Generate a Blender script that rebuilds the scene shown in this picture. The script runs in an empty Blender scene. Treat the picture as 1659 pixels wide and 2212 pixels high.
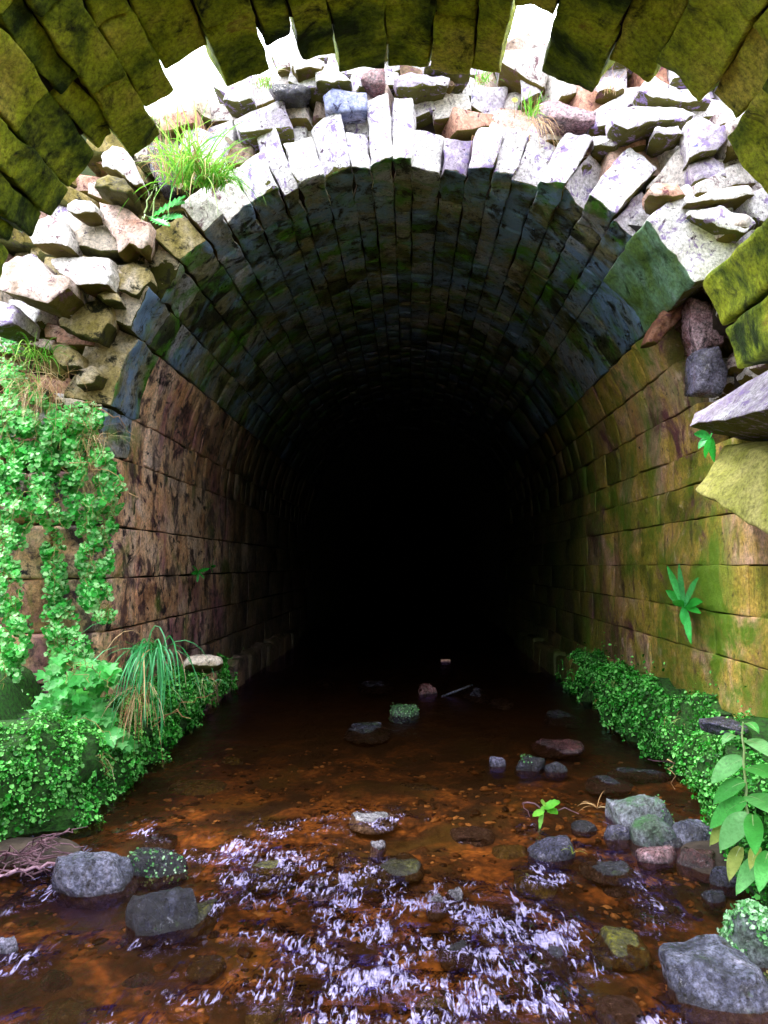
import bpy, math, random
import numpy as np
from mathutils import Vector, Matrix, noise
R = math.radians
random.seed(11)
sc = bpy.context.scene
COL = sc.collection
# ------------------------------------------------------------------ camera
CAMP = Vector((0, 0, 1.5)); F = 1659.0
cam = bpy.data.cameras.new('camera'); co = bpy.data.objects.new('camera', cam); COL.objects.link(co)
cam.sensor_fit = 'HORIZONTAL'; cam.sensor_width = 36; cam.lens = 36 * F / 1659.0
cam.clip_start = .02; cam.clip_end = 2000
YAW, PITCH = R(1.85), R(3.96)
co.location = CAMP; co.rotation_euler = (R(90) + PITCH, 0, YAW)
sc.camera = co
ROT = co.rotation_euler.to_matrix()
def ray(px, py): return ROT @ Vector(((px - 829.5) / F, (1106 - py) / F, -1))
def atY(px, py, Y):
    d = ray(px, py); return CAMP + d * (Y / d.y)
def atZ(px, py, z=0.0):
    d = ray(px, py); return CAMP + d * ((z - 1.5) / d.z)
def atX(px, py, x):
    d = ray(px, py); return CAMP + d * (x / d.x)
XC, ZC, RAD = -0.07, 2.34, 2.2
def onV(px, py, rad=RAD):          # where a sight line meets the vault: (theta in degrees, Y)
    d = ray(px, py); a = d.x**2 + d.z**2; ox, oz = -XC, 1.5 - ZC
    b = 2 * (d.x * ox + d.z * oz); c = ox * ox + oz * oz - rad * rad
    t = (-b + math.sqrt(b * b - 4 * a * c)) / (2 * a)
    p = CAMP + d * t
    return math.degrees(math.atan2(p.z - ZC, p.x - XC)), p.y
def vp(th, y, r=RAD):
    return Vector((XC + r * math.cos(R(th)), y, ZC + r * math.sin(R(th))))
# ------------------------------------------------------------------ mesh builder
class MB:
    def __init__(s): s.v = []; s.f = []; s.r = []; s.m = []
    def add(s, vs, fs, rnd=None, mi=0):
        b = len(s.v); s.v += [tuple(p) for p in vs]
        rnd = random.random() if rnd is None else rnd
        for f in fs: s.f.append(tuple(b + i for i in f)); s.r.append(rnd); s.m.append(mi)
    def build(s, name, mats, parent=None, loc=None, smooth=True):
        me = bpy.data.meshes.new(name)
        loc = Vector(loc) if loc is not None else Vector((0, 0, 0))
        vs = s.v if loc.length == 0 else [(p[0] - loc.x, p[1] - loc.y, p[2] - loc.z) for p in s.v]
        me.from_pydata(vs, [], s.f)
        if not isinstance(mats, (list, tuple)): mats = [mats]
        for m in mats: me.materials.append(m)
        n = len(s.f)
        a = me.attributes.new('rnd', 'FLOAT', 'FACE'); a.data.foreach_set('value', s.r)
        me.polygons.foreach_set('material_index', s.m)
        me.polygons.foreach_set('use_smooth', [smooth] * n)
        me.update()
        o = bpy.data.objects.new(name, me); COL.objects.link(o)
        if parent is not None:
            o.parent = parent; o.location = loc - parent.location
        else: o.location = loc
        return o
def tag(o, label=None, cat=None, group=None, kind=None):
    if label: o['label'] = label
    if cat: o['category'] = cat
    if group: o['group'] = group
    if kind: o['kind'] = kind
    return o
def empty(name, loc, label, cat, group=None):
    o = bpy.data.objects.new(name, None); COL.objects.link(o); o.location = loc; o.empty_display_size = .1
    return tag(o, label, cat, group)
def nz(p, s, seed=0.0):
    q = Vector((p[0] * s + seed, p[1] * s + seed * .7, p[2] * s - seed * .3))
    return noise.noise_vector(q)
def fbm(x, y, z=0, s=1.0, o=3):
    return noise.fractal(Vector((x * s, y * s, z * s)), 1.0, 2.0, o)
def fcurve(y, pts):
    for (a, va), (b, vb) in zip(pts, pts[1:]):
        if y <= b: return va + (vb - va) * max(0, (y - a)) / (b - a)
    return pts[-1][1]
_cg = {}
def cube_grid(n):
    if n in _cg: return _cg[n]
    idx = {}; pts = []; fs = []
    def vid(i, j, k):
        key = (i, j, k)
        if key not in idx: idx[key] = len(pts); pts.append(key)
        return idx[key]
    for a in range(3):
        for side in (0, n):
            for i in range(n):
                for j in range(n):
                    q = []
                    for (di, dj) in ((0, 0), (1, 0), (1, 1), (0, 1)):
                        c = [0, 0, 0]; c[a] = side; c[(a + 1) % 3] = i + di; c[(a + 2) % 3] = j + dj
                        q.append(vid(*c))
                    fs.append(tuple(q if side else q[::-1]))
    _cg[n] = (pts, fs); return _cg[n]
def block(mb, fmap, dims, n=4, rad=.015, amp=.012, fs=5.0, mi=0, rnd=None, seed=None):
    """rounded rough box: fmap takes (u,v,w) in -1..1 to the world, dims are the full sizes"""
    pts, faces = cube_grid(n)
    seed = random.uniform(0, 500) if seed is None else seed
    rr = [min(.9, rad / (d / 2)) for d in dims]
    vs = []
    for k in pts:
        c = []
        for a in range(3):
            i = k[a]
            if i == 0: t = -1
            elif i == n: t = 1
            elif n <= 3: t = -1 + 2 * i / n
            else: t = -(1 - rr[a]) + 2 * (1 - rr[a]) * (i - 1) / (n - 2)
            c.append(t)
        q = [max(-(1 - rr[a]), min(1 - rr[a], c[a])) for a in range(3)]
        dv = Vector([(c[a] - q[a]) / rr[a] for a in range(3)])
        if dv.length > 1e-6: dv = dv.normalized() * min(1, dv.length) if dv.length > 1 else dv
        p = fmap(q[0] + dv.x * rr[0], q[1] + dv.y * rr[1], q[2] + dv.z * rr[2])
        p = p + nz(p, fs, seed) * amp + nz(p, fs * 3.7, seed + 9) * amp * .35
        vs.append(p)
    mb.add(vs, faces, rnd, mi)
def vblock(mb, th0, th1, y0, y1, d0, d1, n=4, rad=.018, amp=.012, mi=0, rnd=None, skew=0.0):
    tm, td = (th0 + th1) / 2, (th1 - th0) / 2; ym, yd = (y0 + y1) / 2, (y1 - y0) / 2
    dm, dd = (d0 + d1) / 2, (d1 - d0) / 2
    def f(u, v, w):
        y = ym + yd * v + (skew * u if v < 0 else 0)
        return vp(tm + td * u, y, RAD + dm + dd * w)
    block(mb, f, (RAD * R(th1 - th0), y1 - y0, d1 - d0), n, rad, amp, 5.0, mi, rnd)
def wblock(mb, side, z0, z1, y0, y1, d0, d1, n=4, rad=.012, amp=.009, mi=0, rnd=None):
    def f(u, v, w):
        d = (d0 + d1) / 2 + (d1 - d0) / 2 * w
        return Vector((XC + side * (RAD + d), (y0 + y1) / 2 + (y1 - y0) / 2 * v, (z0 + z1) / 2 + (z1 - z0) / 2 * u * side))
    block(mb, f, (z1 - z0, y1 - y0, d1 - d0), n, rad, amp, 5.0, mi, rnd)
def poly_stone(mb, ring, depth, seg=.05, bev=.02, amp=.012, tilt=0.0, dome=.02, mi=0, rnd=None, back=.75):
    """stone with a traced outline: ring of world points, extruded along depth (Vector)"""
    c = sum(ring, Vector()) / len(ring); dn = depth.normalized(); seed = random.uniform(0, 500)
    pts = []
    for a, b in zip(ring, ring[1:] + ring[:1]):
        k = max(1, int((b - a).length / seg))
        for i in range(k): pts.append(a.lerp(b, i / k))
    n = len(pts); size = max((p - c).length for p in pts)
    rings = [(.18, -dome), (.36, -dome), (.54, -dome * .9), (.72, -dome * .7), (.87, -dome * .35), (1 - bev / size, 0), (1.0, bev), (1.0, depth.length * .2), (1.0, depth.length * .45), (back, depth.length)]
    vs = [c - dn * dome]; fs = []
    for sc_, off in rings:
        for p in pts:
            q = c + (p - c) * sc_ + dn * off
            if off < depth.length * .9: q += dn * tilt * (p.z - c.z) * sc_
            q += nz(q, 6, seed) * amp + nz(q, 17, seed) * amp * .6 + nz(q, 45, seed) * amp * .3
            vs.append(q)
    vs.append(c + depth)
    for i in range(n):
        j = (i + 1) % n
        fs.append((0, 1 + i, 1 + j))
        for r_ in range(len(rings) - 1):
            a = 1 + r_ * n; b = a + n
            fs.append((a + i, b + i, b + j, a + j))
        a = 1 + (len(rings) - 1) * n
        fs.append((a + i, len(vs) - 1, a + j))
    mb.add(vs, fs, rnd, mi)
def ico(sub):
    import bmesh
    bm = bmesh.new(); bmesh.ops.create_icosphere(bm, subdivisions=sub, radius=1)
    vs = [v.co.copy() for v in bm.verts]; fs = [tuple(v.index for v in f.verts) for f in bm.faces]; bm.free()
    return vs, fs
ICO = {k: ico(k) for k in (1, 2, 3, 4, 5)}
def rock(mb, c, dims, seed=0, sub=4, angular=.6, rot=0.0, amp=.1, mi=0, rnd=None, tiltx=0.0, keep=False):
    rg = random.Random(seed); vs0, fs = ICO[sub]
    planes = [(Vector((rg.gauss(0, .12), rg.gauss(0, .12), 1)).normalized(), .60)]
    for i in range(8):
        d = Vector((rg.gauss(0, 1), rg.gauss(0, 1), rg.gauss(0, .9))).normalized()
        planes.append((d, rg.uniform(.62, .92)))
    M = Matrix.Rotation(rot, 3, 'Z') @ Matrix.Rotation(tiltx, 3, 'X'); vs = []
    for v in vs0:
        p = v.copy(); p = p * (1 / (abs(p.x) ** 2.6 + abs(p.y) ** 2.6 + abs(p.z) ** 2.6) ** (1 / 2.6)) * .97
        for d, h in planes:
            t = p.dot(d)
            if t > h: p -= d * (t - h) * angular
        p += noise.noise_vector(v * 1.3 + Vector((seed, seed * .37, 0))) * amp * 1.3 + noise.noise_vector(v * 4 + Vector((seed, 3, 0))) * amp * .5 + noise.noise_vector(v * 11 + Vector((seed, 5, 0))) * amp * .2 + (noise.noise_vector(v * 27 + Vector((seed, 7, 0))) * amp * .13 if sub > 4 else Vector())
        p = Vector((p.x * dims[0] / 2, p.y * dims[1] / 2, p.z * dims[2] / 2))
        q_ = Vector(c) + M @ p
        if q_.z < -.025 and c[2] < .3 and not keep: q_ = Vector((q_.x, q_.y, -.025 + (q_.z + .025) * .35))
        vs.append(q_)
    mb.add(vs, fs, rnd, mi)
# ------------------------------------------------------------------ materials
class NT:
    def __init__(s, name):
        s.mat = bpy.data.materials.new(name); s.mat.use_nodes = True
        s.t = s.mat.node_tree; s.n = s.t.nodes; s.b = s.n['Principled BSDF']; s.out = s.n['Material Output']
    def N(s, typ, **kw):
        nd = s.n.new(typ)
        for k, v in kw.items():
            if k in nd.inputs: s.S(nd.inputs[k], v)
            else: setattr(nd, k, v)
        return nd
    def S(s, inp, v):
        if isinstance(v, bpy.types.NodeSocket): s.t.links.new(v, inp)
        else: inp.default_value = v
    def pos(s, scale=(1, 1, 1), obj=False):
        g = s.N('ShaderNodeTexCoord').outputs['Object'] if obj else s.N('ShaderNodeNewGeometry').outputs['Position']
        m = s.N('ShaderNodeMapping'); s.S(m.inputs['Vector'], g); m.inputs['Scale'].default_value = scale
        return m.outputs[0]
    def noise(s, vec, scale, detail=6, rough=.6, dist=0.0):
        nd = s.N('ShaderNodeTexNoise'); s.S(nd.inputs['Vector'], vec)
        nd.inputs['Scale'].default_value = scale; nd.inputs['Detail'].default_value = detail
        nd.inputs['Roughness'].default_value = rough; nd.inputs['Distortion'].default_value = dist
        return nd.outputs['Fac']
    def vor(s, vec, scale, feature='F1', out='Distance'):
        nd = s.N('ShaderNodeTexVoronoi'); nd.feature = feature; s.S(nd.inputs['Vector'], vec); nd.inputs['Scale'].default_value = scale
        return nd.outputs[out]
    def ramp(s, fac, stops, interp='LINEAR'):
        nd = s.N('ShaderNodeValToRGB'); s.S(nd.inputs['Fac'], fac); e = nd.color_ramp.elements; nd.color_ramp.interpolation = interp
        while len(e) < len(stops): e.new(.5)
        for el, (p, c) in zip(e, stops):
            el.position = p; el.color = (c, c, c, 1) if isinstance(c, (int, float)) else (c[0], c[1], c[2], 1)
        return nd.outputs['Color']
    def mix(s, fac, a, b, mode='MIX'):
        nd = s.N('ShaderNodeMix', data_type='RGBA'); nd.blend_type = mode
        s.S(nd.inputs['Factor'], fac)
        for k, v in ((6, a), (7, b)):
            if isinstance(v, tuple) and len(v) == 3: v = (v[0], v[1], v[2], 1)
            s.S(nd.inputs[k], v)
        return nd.outputs[2]
    def math(s, op, a, b=0.0, clamp=False):
        nd = s.N('ShaderNodeMath'); nd.operation = op; nd.use_clamp = clamp
        s.S(nd.inputs[0], a); s.S(nd.inputs[1], b); return nd.outputs[0]
    def attr(s, name):
        nd = s.N('ShaderNodeAttribute'); nd.attribute_name = name; return nd.outputs['Fac']
    def bump(s, h, strength=.5, dist=.02, prev=None):
        nd = s.N('ShaderNodeBump'); s.S(nd.inputs['Height'], h); nd.inputs['Strength'].default_value = strength; nd.inputs['Distance'].default_value = dist
        if prev is not None: s.S(nd.inputs['Normal'], prev)
        return nd.outputs[0]
    def nrmz(s):
        sp = s.N('ShaderNodeSeparateXYZ'); s.S(sp.inputs[0], s.N('ShaderNodeNewGeometry').outputs['Normal']); return sp.outputs['Z']
def stone_mat(name, ramp, spots=None, streaks=(), under=None, moss=None, rough=.75, bump=.6, spec=.3, rvar=.35, obj=False, nscale=2.2, spotscale=14, wet=None, zmoss=None, coat=0, depth_shade=None, uth=-.12):
    m = NT(name); p = m.pos(obj=obj); rv = m.attr('rnd')
    n1 = m.noise(p, nscale, 8, .65, .4)
    f = m.math('ADD', n1, m.math('MULTIPLY', m.math('SUBTRACT', rv, .5), rvar))
    c = m.ramp(f, ramp)
    n2 = m.noise(p, 38 if not obj else 55, 8, .8)
    c = m.mix(m.ramp(n2, [(.36, .75), (.5, 0)]), c, (0, 0, 0), 'MULTIPLY') if False else m.mix(1.0, c, m.ramp(n2, [(.32, .22), (.5, .9), (.68, 1.45)]) if not obj else m.ramp(n2, [(.38, .05), (.5, .8), (.62, 2.0)]), 'MULTIPLY')
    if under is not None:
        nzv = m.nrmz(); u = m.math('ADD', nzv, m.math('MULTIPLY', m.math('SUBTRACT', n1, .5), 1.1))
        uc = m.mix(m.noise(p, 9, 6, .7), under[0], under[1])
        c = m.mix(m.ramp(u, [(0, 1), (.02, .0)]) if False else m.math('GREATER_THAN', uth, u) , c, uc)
    for (col, lo, hi, sx, sz, sy) in streaks:
        sp = m.pos((sx, sy, sz), obj=obj)
        s1 = m.noise(sp, 1.0, 6, .7, .3)
        s1 = m.math('ADD', s1, m.math('MULTIPLY', m.math('SUBTRACT', n2, .5), .25))
        c = m.mix(m.ramp(s1, [(lo, 0), (hi, .85)]), c, col)
    if spots is not None:
        for (col, lo, hi, scl) in spots:
            s1 = m.noise(p, scl, 7, .72, .6)
            c = m.mix(m.ramp(s1, [(lo, 0), (hi, 1)]), c, col)
    if obj:
        sp_ = m.N('ShaderNodeSeparateXYZ'); m.S(sp_.inputs[0], m.N('ShaderNodeNewGeometry').outputs['Position'])
        wz = m.math('ADD', sp_.outputs['Z'], m.math('MULTIPLY', m.math('SUBTRACT', n1, .5), .05))
        c = m.mix(m.ramp(wz, [(.004, .72), (.03, 0)]), c, (.015, .012, .016))
        c = m.mix(m.ramp(m.noise(p, 26, 6, .8), [(.60, 0), (.68, .6)]), c, (.55, .55, .62))
    if moss is not None:
        col, lo, hi = moss
        s1 = m.math('ADD', m.math('ADD', m.noise(p, 5, 8, .8), m.math('MULTIPLY', m.math('SUBTRACT', n2, .5), .35)), m.math('MULTIPLY', m.nrmz(), .12))
        c = m.mix(m.ramp(s1, [(lo, 0), (hi, 1)]), c, m.mix(n2, (col[0] * .4, col[1] * .4, col[2] * .4), col))
    if depth_shade is not None:  # paints the tunnel's gloom into the stone colour, darker with depth
        y0_, y1_, dcol = depth_shade
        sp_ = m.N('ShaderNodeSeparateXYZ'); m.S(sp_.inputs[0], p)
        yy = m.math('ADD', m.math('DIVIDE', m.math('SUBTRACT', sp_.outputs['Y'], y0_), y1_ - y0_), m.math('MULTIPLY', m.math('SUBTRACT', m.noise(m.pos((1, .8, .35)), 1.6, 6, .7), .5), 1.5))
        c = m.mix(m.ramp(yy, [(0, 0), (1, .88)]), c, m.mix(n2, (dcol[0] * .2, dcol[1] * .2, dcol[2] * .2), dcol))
    m.S(m.b.inputs['Base Color'], c)
    m.S(m.b.inputs['Roughness'], m.ramp(m.noise(p, 16, 5), [(.3, max(0.05, rough - .25)), (.7, min(1, rough + .15))]))
    m.b.inputs['Specular IOR Level'].default_value = spec
    b1 = m.bump(m.noise(p, 14 if not obj else 18, 10, .78), bump, .035 if not obj else .05)
    b2 = m.bump(m.noise(p, 70, 4, .7), bump * .7, .008, b1)
    m.S(m.b.inputs['Normal'], b2)
    return m.mat
def flat_mat(name, col, col2=None, rough=.6, scale=6, bump=0):
    m = NT(name); p = m.pos(); n = m.noise(p, scale, 6, .65)
    m.S(m.b.inputs['Base Color'], m.mix(m.ramp(n, [(.35, 0), (.65, 1)]), col, col2 or col)); m.b.inputs['Roughness'].default_value = rough
    if bump: m.S(m.b.inputs['Normal'], m.bump(m.noise(p, 25, 8, .7), bump, .03))
    return m.mat
def leaf_mat(name, a, b, c, rough=.4, trans=.35, tcol=None):
    m = NT(name); rv = m.attr('rnd')
    col = m.ramp(rv, [(0, a), (.5, b), (.88, c), (1, c)])
    col = m.mix(1.0, col, m.ramp(m.noise(m.pos(), 70, 4, .7), [(.3, .7), (.55, 1.15)]), 'MULTIPLY')
    col = m.mix(m.ramp(m.noise(m.pos(), 5, 5), [(.38, .6), (.55, 0)]), col, a)
    m.S(m.b.inputs['Base Color'], col); m.b.inputs['Roughness'].default_value = rough; m.b.inputs['Specular IOR Level'].default_value = .28
    m.S(m.b.inputs['Normal'], m.bump(m.noise(m.pos(), 90, 3, .6), .5, .004))
    tr = m.N('ShaderNodeBsdfTranslucent'); m.S(tr.inputs['Color'], m.mix(.3, col, tcol or (.3, .8, .08)))
    mx = m.N('ShaderNodeMixShader'); mx.inputs[0].default_value = trans
    m.t.links.new(m.b.outputs[0], mx.inputs[1]); m.t.links.new(tr.outputs[0], mx.inputs[2]); m.t.links.new(mx.outputs[0], m.out.inputs['Surface'])
    return m.mat
M = {}
M['olive'] = stone_mat('olive_sandstone', [(.34, (.02, .05, .002)), (.42, (.20, .29, .012)), (.53, (.56, .66, .035)), (.70, (.80, .70, .13))],
    spots=[((.012, .02, .004), .53, .66, 4.5), ((.30, .19, .03), .62, .7, 2.2)], under=None, rough=.8, rvar=.22, bump=1.1)
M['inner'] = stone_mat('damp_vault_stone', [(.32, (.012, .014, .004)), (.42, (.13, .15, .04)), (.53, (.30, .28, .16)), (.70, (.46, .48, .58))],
    spots=[((.08, .28, .01), .48, .60, 2.3), ((.20, .34, .60), .48, .60, 1.3), ((.006, .008, .004), .54, .62, 8), ((.01, .012, .006), .58, .64, 3)], streaks=[((.26, .32, .40), .64, .76, 9, 2.0, 9)], rough=.45, spec=.6, bump=1.0, depth_shade=(7.5, 13.5, (.012, .014, .012)))
M['innerwall'] = stone_mat('gloom_wall_stone', [(.3, (.012, .014, .004)), (.45, (.05, .05, .014)), (.6, (.09, .075, .03)), (.78, (.14, .11, .08))],
    streaks=[((.02, .05, .006), .5, .62, 3, .4, 3), ((.2, .2, .2), .68, .76, 13, .7, 13)], rough=.5, spec=.5)  # darker wall copy with the deep tunnel's shade in its colour; no face uses it
M['haunch'] = stone_mat('mossy_haunch_stone', [(.3, (.04, .08, .02)), (.5, (.14, .26, .06)), (.62, (.18, .36, .22)), (.75, (.35, .5, .45))],
    spots=[((.02, .06, .012), .55, .65, 4), ((.25, .32, .32), .64, .72, 8)], rough=.5, spec=.5)
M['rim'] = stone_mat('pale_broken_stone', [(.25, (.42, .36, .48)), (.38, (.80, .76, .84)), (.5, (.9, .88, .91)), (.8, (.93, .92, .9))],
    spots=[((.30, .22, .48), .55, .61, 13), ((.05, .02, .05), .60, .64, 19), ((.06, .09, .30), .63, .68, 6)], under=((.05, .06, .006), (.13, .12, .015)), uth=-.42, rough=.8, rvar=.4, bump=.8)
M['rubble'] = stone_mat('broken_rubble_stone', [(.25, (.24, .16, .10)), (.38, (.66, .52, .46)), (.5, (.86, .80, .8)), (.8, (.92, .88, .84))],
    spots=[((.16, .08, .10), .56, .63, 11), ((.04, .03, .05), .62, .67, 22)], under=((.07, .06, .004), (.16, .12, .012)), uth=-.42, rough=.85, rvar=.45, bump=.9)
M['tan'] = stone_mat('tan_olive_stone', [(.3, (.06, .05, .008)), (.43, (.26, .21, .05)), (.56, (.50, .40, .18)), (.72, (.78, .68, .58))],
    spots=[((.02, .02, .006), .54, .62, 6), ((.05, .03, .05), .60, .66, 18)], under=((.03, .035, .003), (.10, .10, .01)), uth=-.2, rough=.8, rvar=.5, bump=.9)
M['bluestone'] = stone_mat('blue_grey_stone', [(.3, (.03, .04, .12)), (.5, (.16, .2, .42)), (.7, (.6, .62, .85))], spots=[((.02, .02, .06), .55, .6, 12)], rough=.6)
M['pinkstone'] = stone_mat('pink_sandstone', [(.3, (.22, .09, .05)), (.5, (.6, .33, .24)), (.7, (.85, .68, .62))], spots=[((.14, .05, .06), .56, .62, 16)], under=((.07, .06, .004), (.16, .12, .012)), uth=-.42, rough=.85)
M['leftwall'] = stone_mat('stained_pink_sandstone', [(.28, (.30, .13, .07)), (.40, (.80, .42, .22)), (.52, (.95, .62, .40)), (.72, (.95, .74, .70))],
    streaks=[((.50, .18, .28), .50, .64, 2.0, 1.4, 2.0), ((.022, .005, .03), .52, .60, 4.5, 3.2, 4.5), ((.78, .66, .76), .67, .74, 13, .9, 13), ((.10, .13, .34), .63, .74, 3.5, .5, 3.5)],
    spots=[((.06, .018, .04), .54, .62, 2.4), ((.012, .006, .016), .55, .62, 6), ((.12, .20, .012), .56, .70, 1.4), ((.85, .75, .82), .66, .70, 17)], rough=.55, spec=.5, rvar=.12, bump=.7, depth_shade=(6.6, 10.5, (.03, .035, .02)))
M['rightwall'] = stone_mat('ochre_green_sandstone', [(.3, (.11, .12, .008)), (.42, (.34, .29, .03)), (.55, (.60, .40, .08)), (.72, (.76, .48, .34))],
    streaks=[((.40, .16, .14), .52, .72, 1.6, .9, 1.6), ((.15, .27, .015), .50, .70, 1.8, .7, 1.8), ((.07, .02, .03), .60, .68, 4, 1.2, 4), ((.60, .52, .46), .69, .78, 13, .7, 13), ((.012, .008, .008), .62, .70, 8, 1.6, 8)],
    spots=[((.17, .055, .07), .53, .62, 1.7), ((.03, .02, .01), .58, .66, 14), ((.80, .60, .48), .60, .70, 5), ((.12, .22, .01), .48, .60, 1.1)], rough=.55, spec=.5, depth_shade=(6.5, 11, (.035, .045, .012)), rvar=.3, bump=.7)
M['mortar'] = flat_mat('dark_joint_mortar', (.012, .010, .008), (.03, .025, .02), .9, 12, .5)
M['soil'] = flat_mat('dark_soil', (.02, .013, .01), (.07, .05, .035), .95, 9, .8)
M['wetrock'] = stone_mat('wet_grey_stone', [(.36, (.015, .015, .03)), (.46, (.08, .085, .14)), (.56, (.20, .21, .32)), (.70, (.46, .43, .58))],
    spots=[((.02, .016, .02), .56, .64, 9), ((.16, .10, .16), .6, .7, 4)], moss=((.08, .16, .02), .66, .78), rough=.3, spec=.9, obj=True, nscale=4, bump=.8)
M['darkrock'] = stone_mat('wet_dark_stone', [(.3, (.012, .012, .02)), (.5, (.06, .06, .11)), (.75, (.26, .24, .38))],
    spots=[((.09, .03, .05), .58, .68, 6)], moss=((.05, .12, .02), .74, .85), rough=.25, spec=.8, obj=True, nscale=4, bump=.8)
M['mossrock'] = stone_mat('green_grey_stone', [(.3, (.03, .06, .03)), (.5, (.07, .11, .08)), (.7, (.22, .23, .30))],
    spots=[((.14, .07, .10), .6, .68, 5)], moss=((.05, .20, .05), .56, .70), rough=.4, spec=.6, obj=True, nscale=4)
M['oliverock'] = stone_mat('olive_wet_stone', [(.3, (.03, .03, .004)), (.5, (.16, .16, .015)), (.75, (.4, .38, .04))], spots=[((.03, .02, .008), .55, .64, 7)], rough=.3, spec=.7, obj=True, nscale=4)
M['yellowrock'] = stone_mat('yellow_algae_stone', [(.3, (.12, .11, .005)), (.5, (.42, .40, .02)), (.75, (.75, .7, .1))], spots=[((.08, .06, .008), .55, .62, 9)], rough=.3, spec=.7, obj=True, nscale=4)
M['redrock'] = stone_mat('reddish_wet_stone', [(.3, (.05, .02, .02)), (.5, (.2, .08, .09)), (.75, (.45, .3, .35))], spots=[((.02, .01, .02), .55, .64, 7)], rough=.3, spec=.7, obj=True, nscale=4)
M['whiterock'] = stone_mat('pale_wet_stone', [(.3, (.2, .18, .22)), (.5, (.6, .58, .7)), (.75, (.85, .85, .9))], spots=[((.1, .08, .12), .58, .64, 9)], rough=.3, spec=.7, obj=True, nscale=4)
M['pebble'] = stone_mat('bed_pebbles', [(.2, (.012, .007, .004)), (.5, (.07, .03, .009)), (.72, (.22, .10, .028)), (1.0, (.55, .34, .14))], rough=.5, rvar=1.0, nscale=9, bump=.4)
# stream bed
m = NT('stream_bed_gravel'); p = m.pos()
v1 = m.noise(p, 2.6, 7, .6, .5)
c = m.ramp(v1, [(.38, (.015, .008, .003)), (.48, (.07, .03, .009)), (.56, (.27, .11, .024)), (.68, (.55, .25, .05))])
vc = m.N('ShaderNodeTexVoronoi'); m.S(vc.inputs['Vector'], p); vc.inputs['Scale'].default_value = 24; vc.inputs['Randomness'].default_value = 1
c = m.mix(.75, c, m.ramp(vc.outputs['Distance'], [(.1, 1.3), (.45, .8), (.75, .25)]), 'MULTIPLY')
c = m.mix(m.ramp(m.noise(p, 1.7, 4), [(.52, 0), (.68, .8)]), c, (.09, .08, .008))
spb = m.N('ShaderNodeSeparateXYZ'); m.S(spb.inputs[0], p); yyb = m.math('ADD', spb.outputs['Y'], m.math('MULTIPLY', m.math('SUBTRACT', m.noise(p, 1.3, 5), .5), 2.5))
c = m.mix(m.ramp(m.math('DIVIDE', m.math('SUBTRACT', yyb, 4.2), 3.2), [(0, 0), (1, .9)]), c, (.012, .007, .003))  # bed colour fades to near black further in, painted shade of the tunnel
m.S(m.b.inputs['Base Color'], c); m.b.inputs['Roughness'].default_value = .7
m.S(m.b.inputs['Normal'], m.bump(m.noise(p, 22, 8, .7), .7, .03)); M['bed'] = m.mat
# water: transparent brown with a Fresnel sky reflection, choppy where the attribute says so
m = NT('brown_stream_water'); m.n.remove(m.b)
ch = m.attr('chop'); g = m.N('ShaderNodeNewGeometry').outputs['Position']
wp = m.pos((1.0, .42, 1.0)); rot = m.N('ShaderNodeMapping'); m.S(rot.inputs['Vector'], g); rot.inputs['Rotation'].default_value = (0, 0, R(14)); rot.inputs['Scale'].default_value = (1, .36, 1)
n_big = m.noise(rot.outputs[0], 10, 3, .5, 2.0); n_small = m.noise(rot.outputs[0], 28, 2, .5, 1.2); calm = m.noise(g, 5, 2, .5, .5)
h = m.math('MULTIPLY', m.math('ADD', n_big, m.math('MULTIPLY', n_small, .38)), m.math('ADD', m.math('MULTIPLY', ch, 1.15), .07))
h = m.math('ADD', h, m.math('MULTIPLY', calm, .10))
bn = m.bump(h, 1.0, .075)
fr = m.N('ShaderNodeFresnel'); fr.inputs['IOR'].default_value = 1.36; m.S(fr.inputs['Normal'], bn)
gl = m.N('ShaderNodeBsdfGlossy'); gl.inputs['Roughness'].default_value = .07; gl.inputs['Color'].default_value = (.36, .32, .78, 1); m.S(gl.inputs['Normal'], bn)
tp = m.N('ShaderNodeBsdfTransparent'); tp.inputs['Color'].default_value = (.85, .66, .50, 1)
fac = m.math('MULTIPLY', fr.outputs[0], m.math('ADD', m.math('MULTIPLY', ch, .2), 1.0), True)
mx = m.N('ShaderNodeMixShader'); m.S(mx.inputs[0], fac); mk = m.N('ShaderNodeBsdfDiffuse'); m.S(mk.inputs['Color'], m.mix(m.noise(g, 2.2, 5), (.02, .007, .002), (.22, .08, .014))); mk2 = m.N('ShaderNodeMixShader'); mk2.inputs[0].default_value = .07; m.t.links.new(tp.outputs[0], mk2.inputs[1]); m.t.links.new(mk.outputs[0], mk2.inputs[2])
m.t.links.new(mk2.outputs[0], mx.inputs[1]); m.t.links.new(gl.outputs[0], mx.inputs[2])
fo = m.N('ShaderNodeBsdfDiffuse'); m.S(fo.inputs['Color'], m.mix(m.noise(g, 40, 4), (.05, .04, .30), (.78, .72, 1.0))); m.S(fo.inputs['Normal'], bn)  # diffuse violet-white streaks: foam, plus sky glints painted into the colour
rot2 = m.N('ShaderNodeMapping'); m.S(rot2.inputs['Vector'], g); rot2.inputs['Rotation'].default_value = (0, 0, R(10)); rot2.inputs['Scale'].default_value = (1, .27, 1)
fn = m.math('ADD', m.noise(rot2.outputs[0], 40, 4, .6, 1.4), m.math('MULTIPLY', m.math('SUBTRACT', m.noise(g, 7, 3), .5), .55))
ff = m.math('MULTIPLY', m.ramp(m.math('ADD', fn, m.math('MULTIPLY', ch, .16)), [(.66, 0), (.77, 1)]), m.ramp(ch, [(.15, 0), (.55, .9)]))
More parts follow.
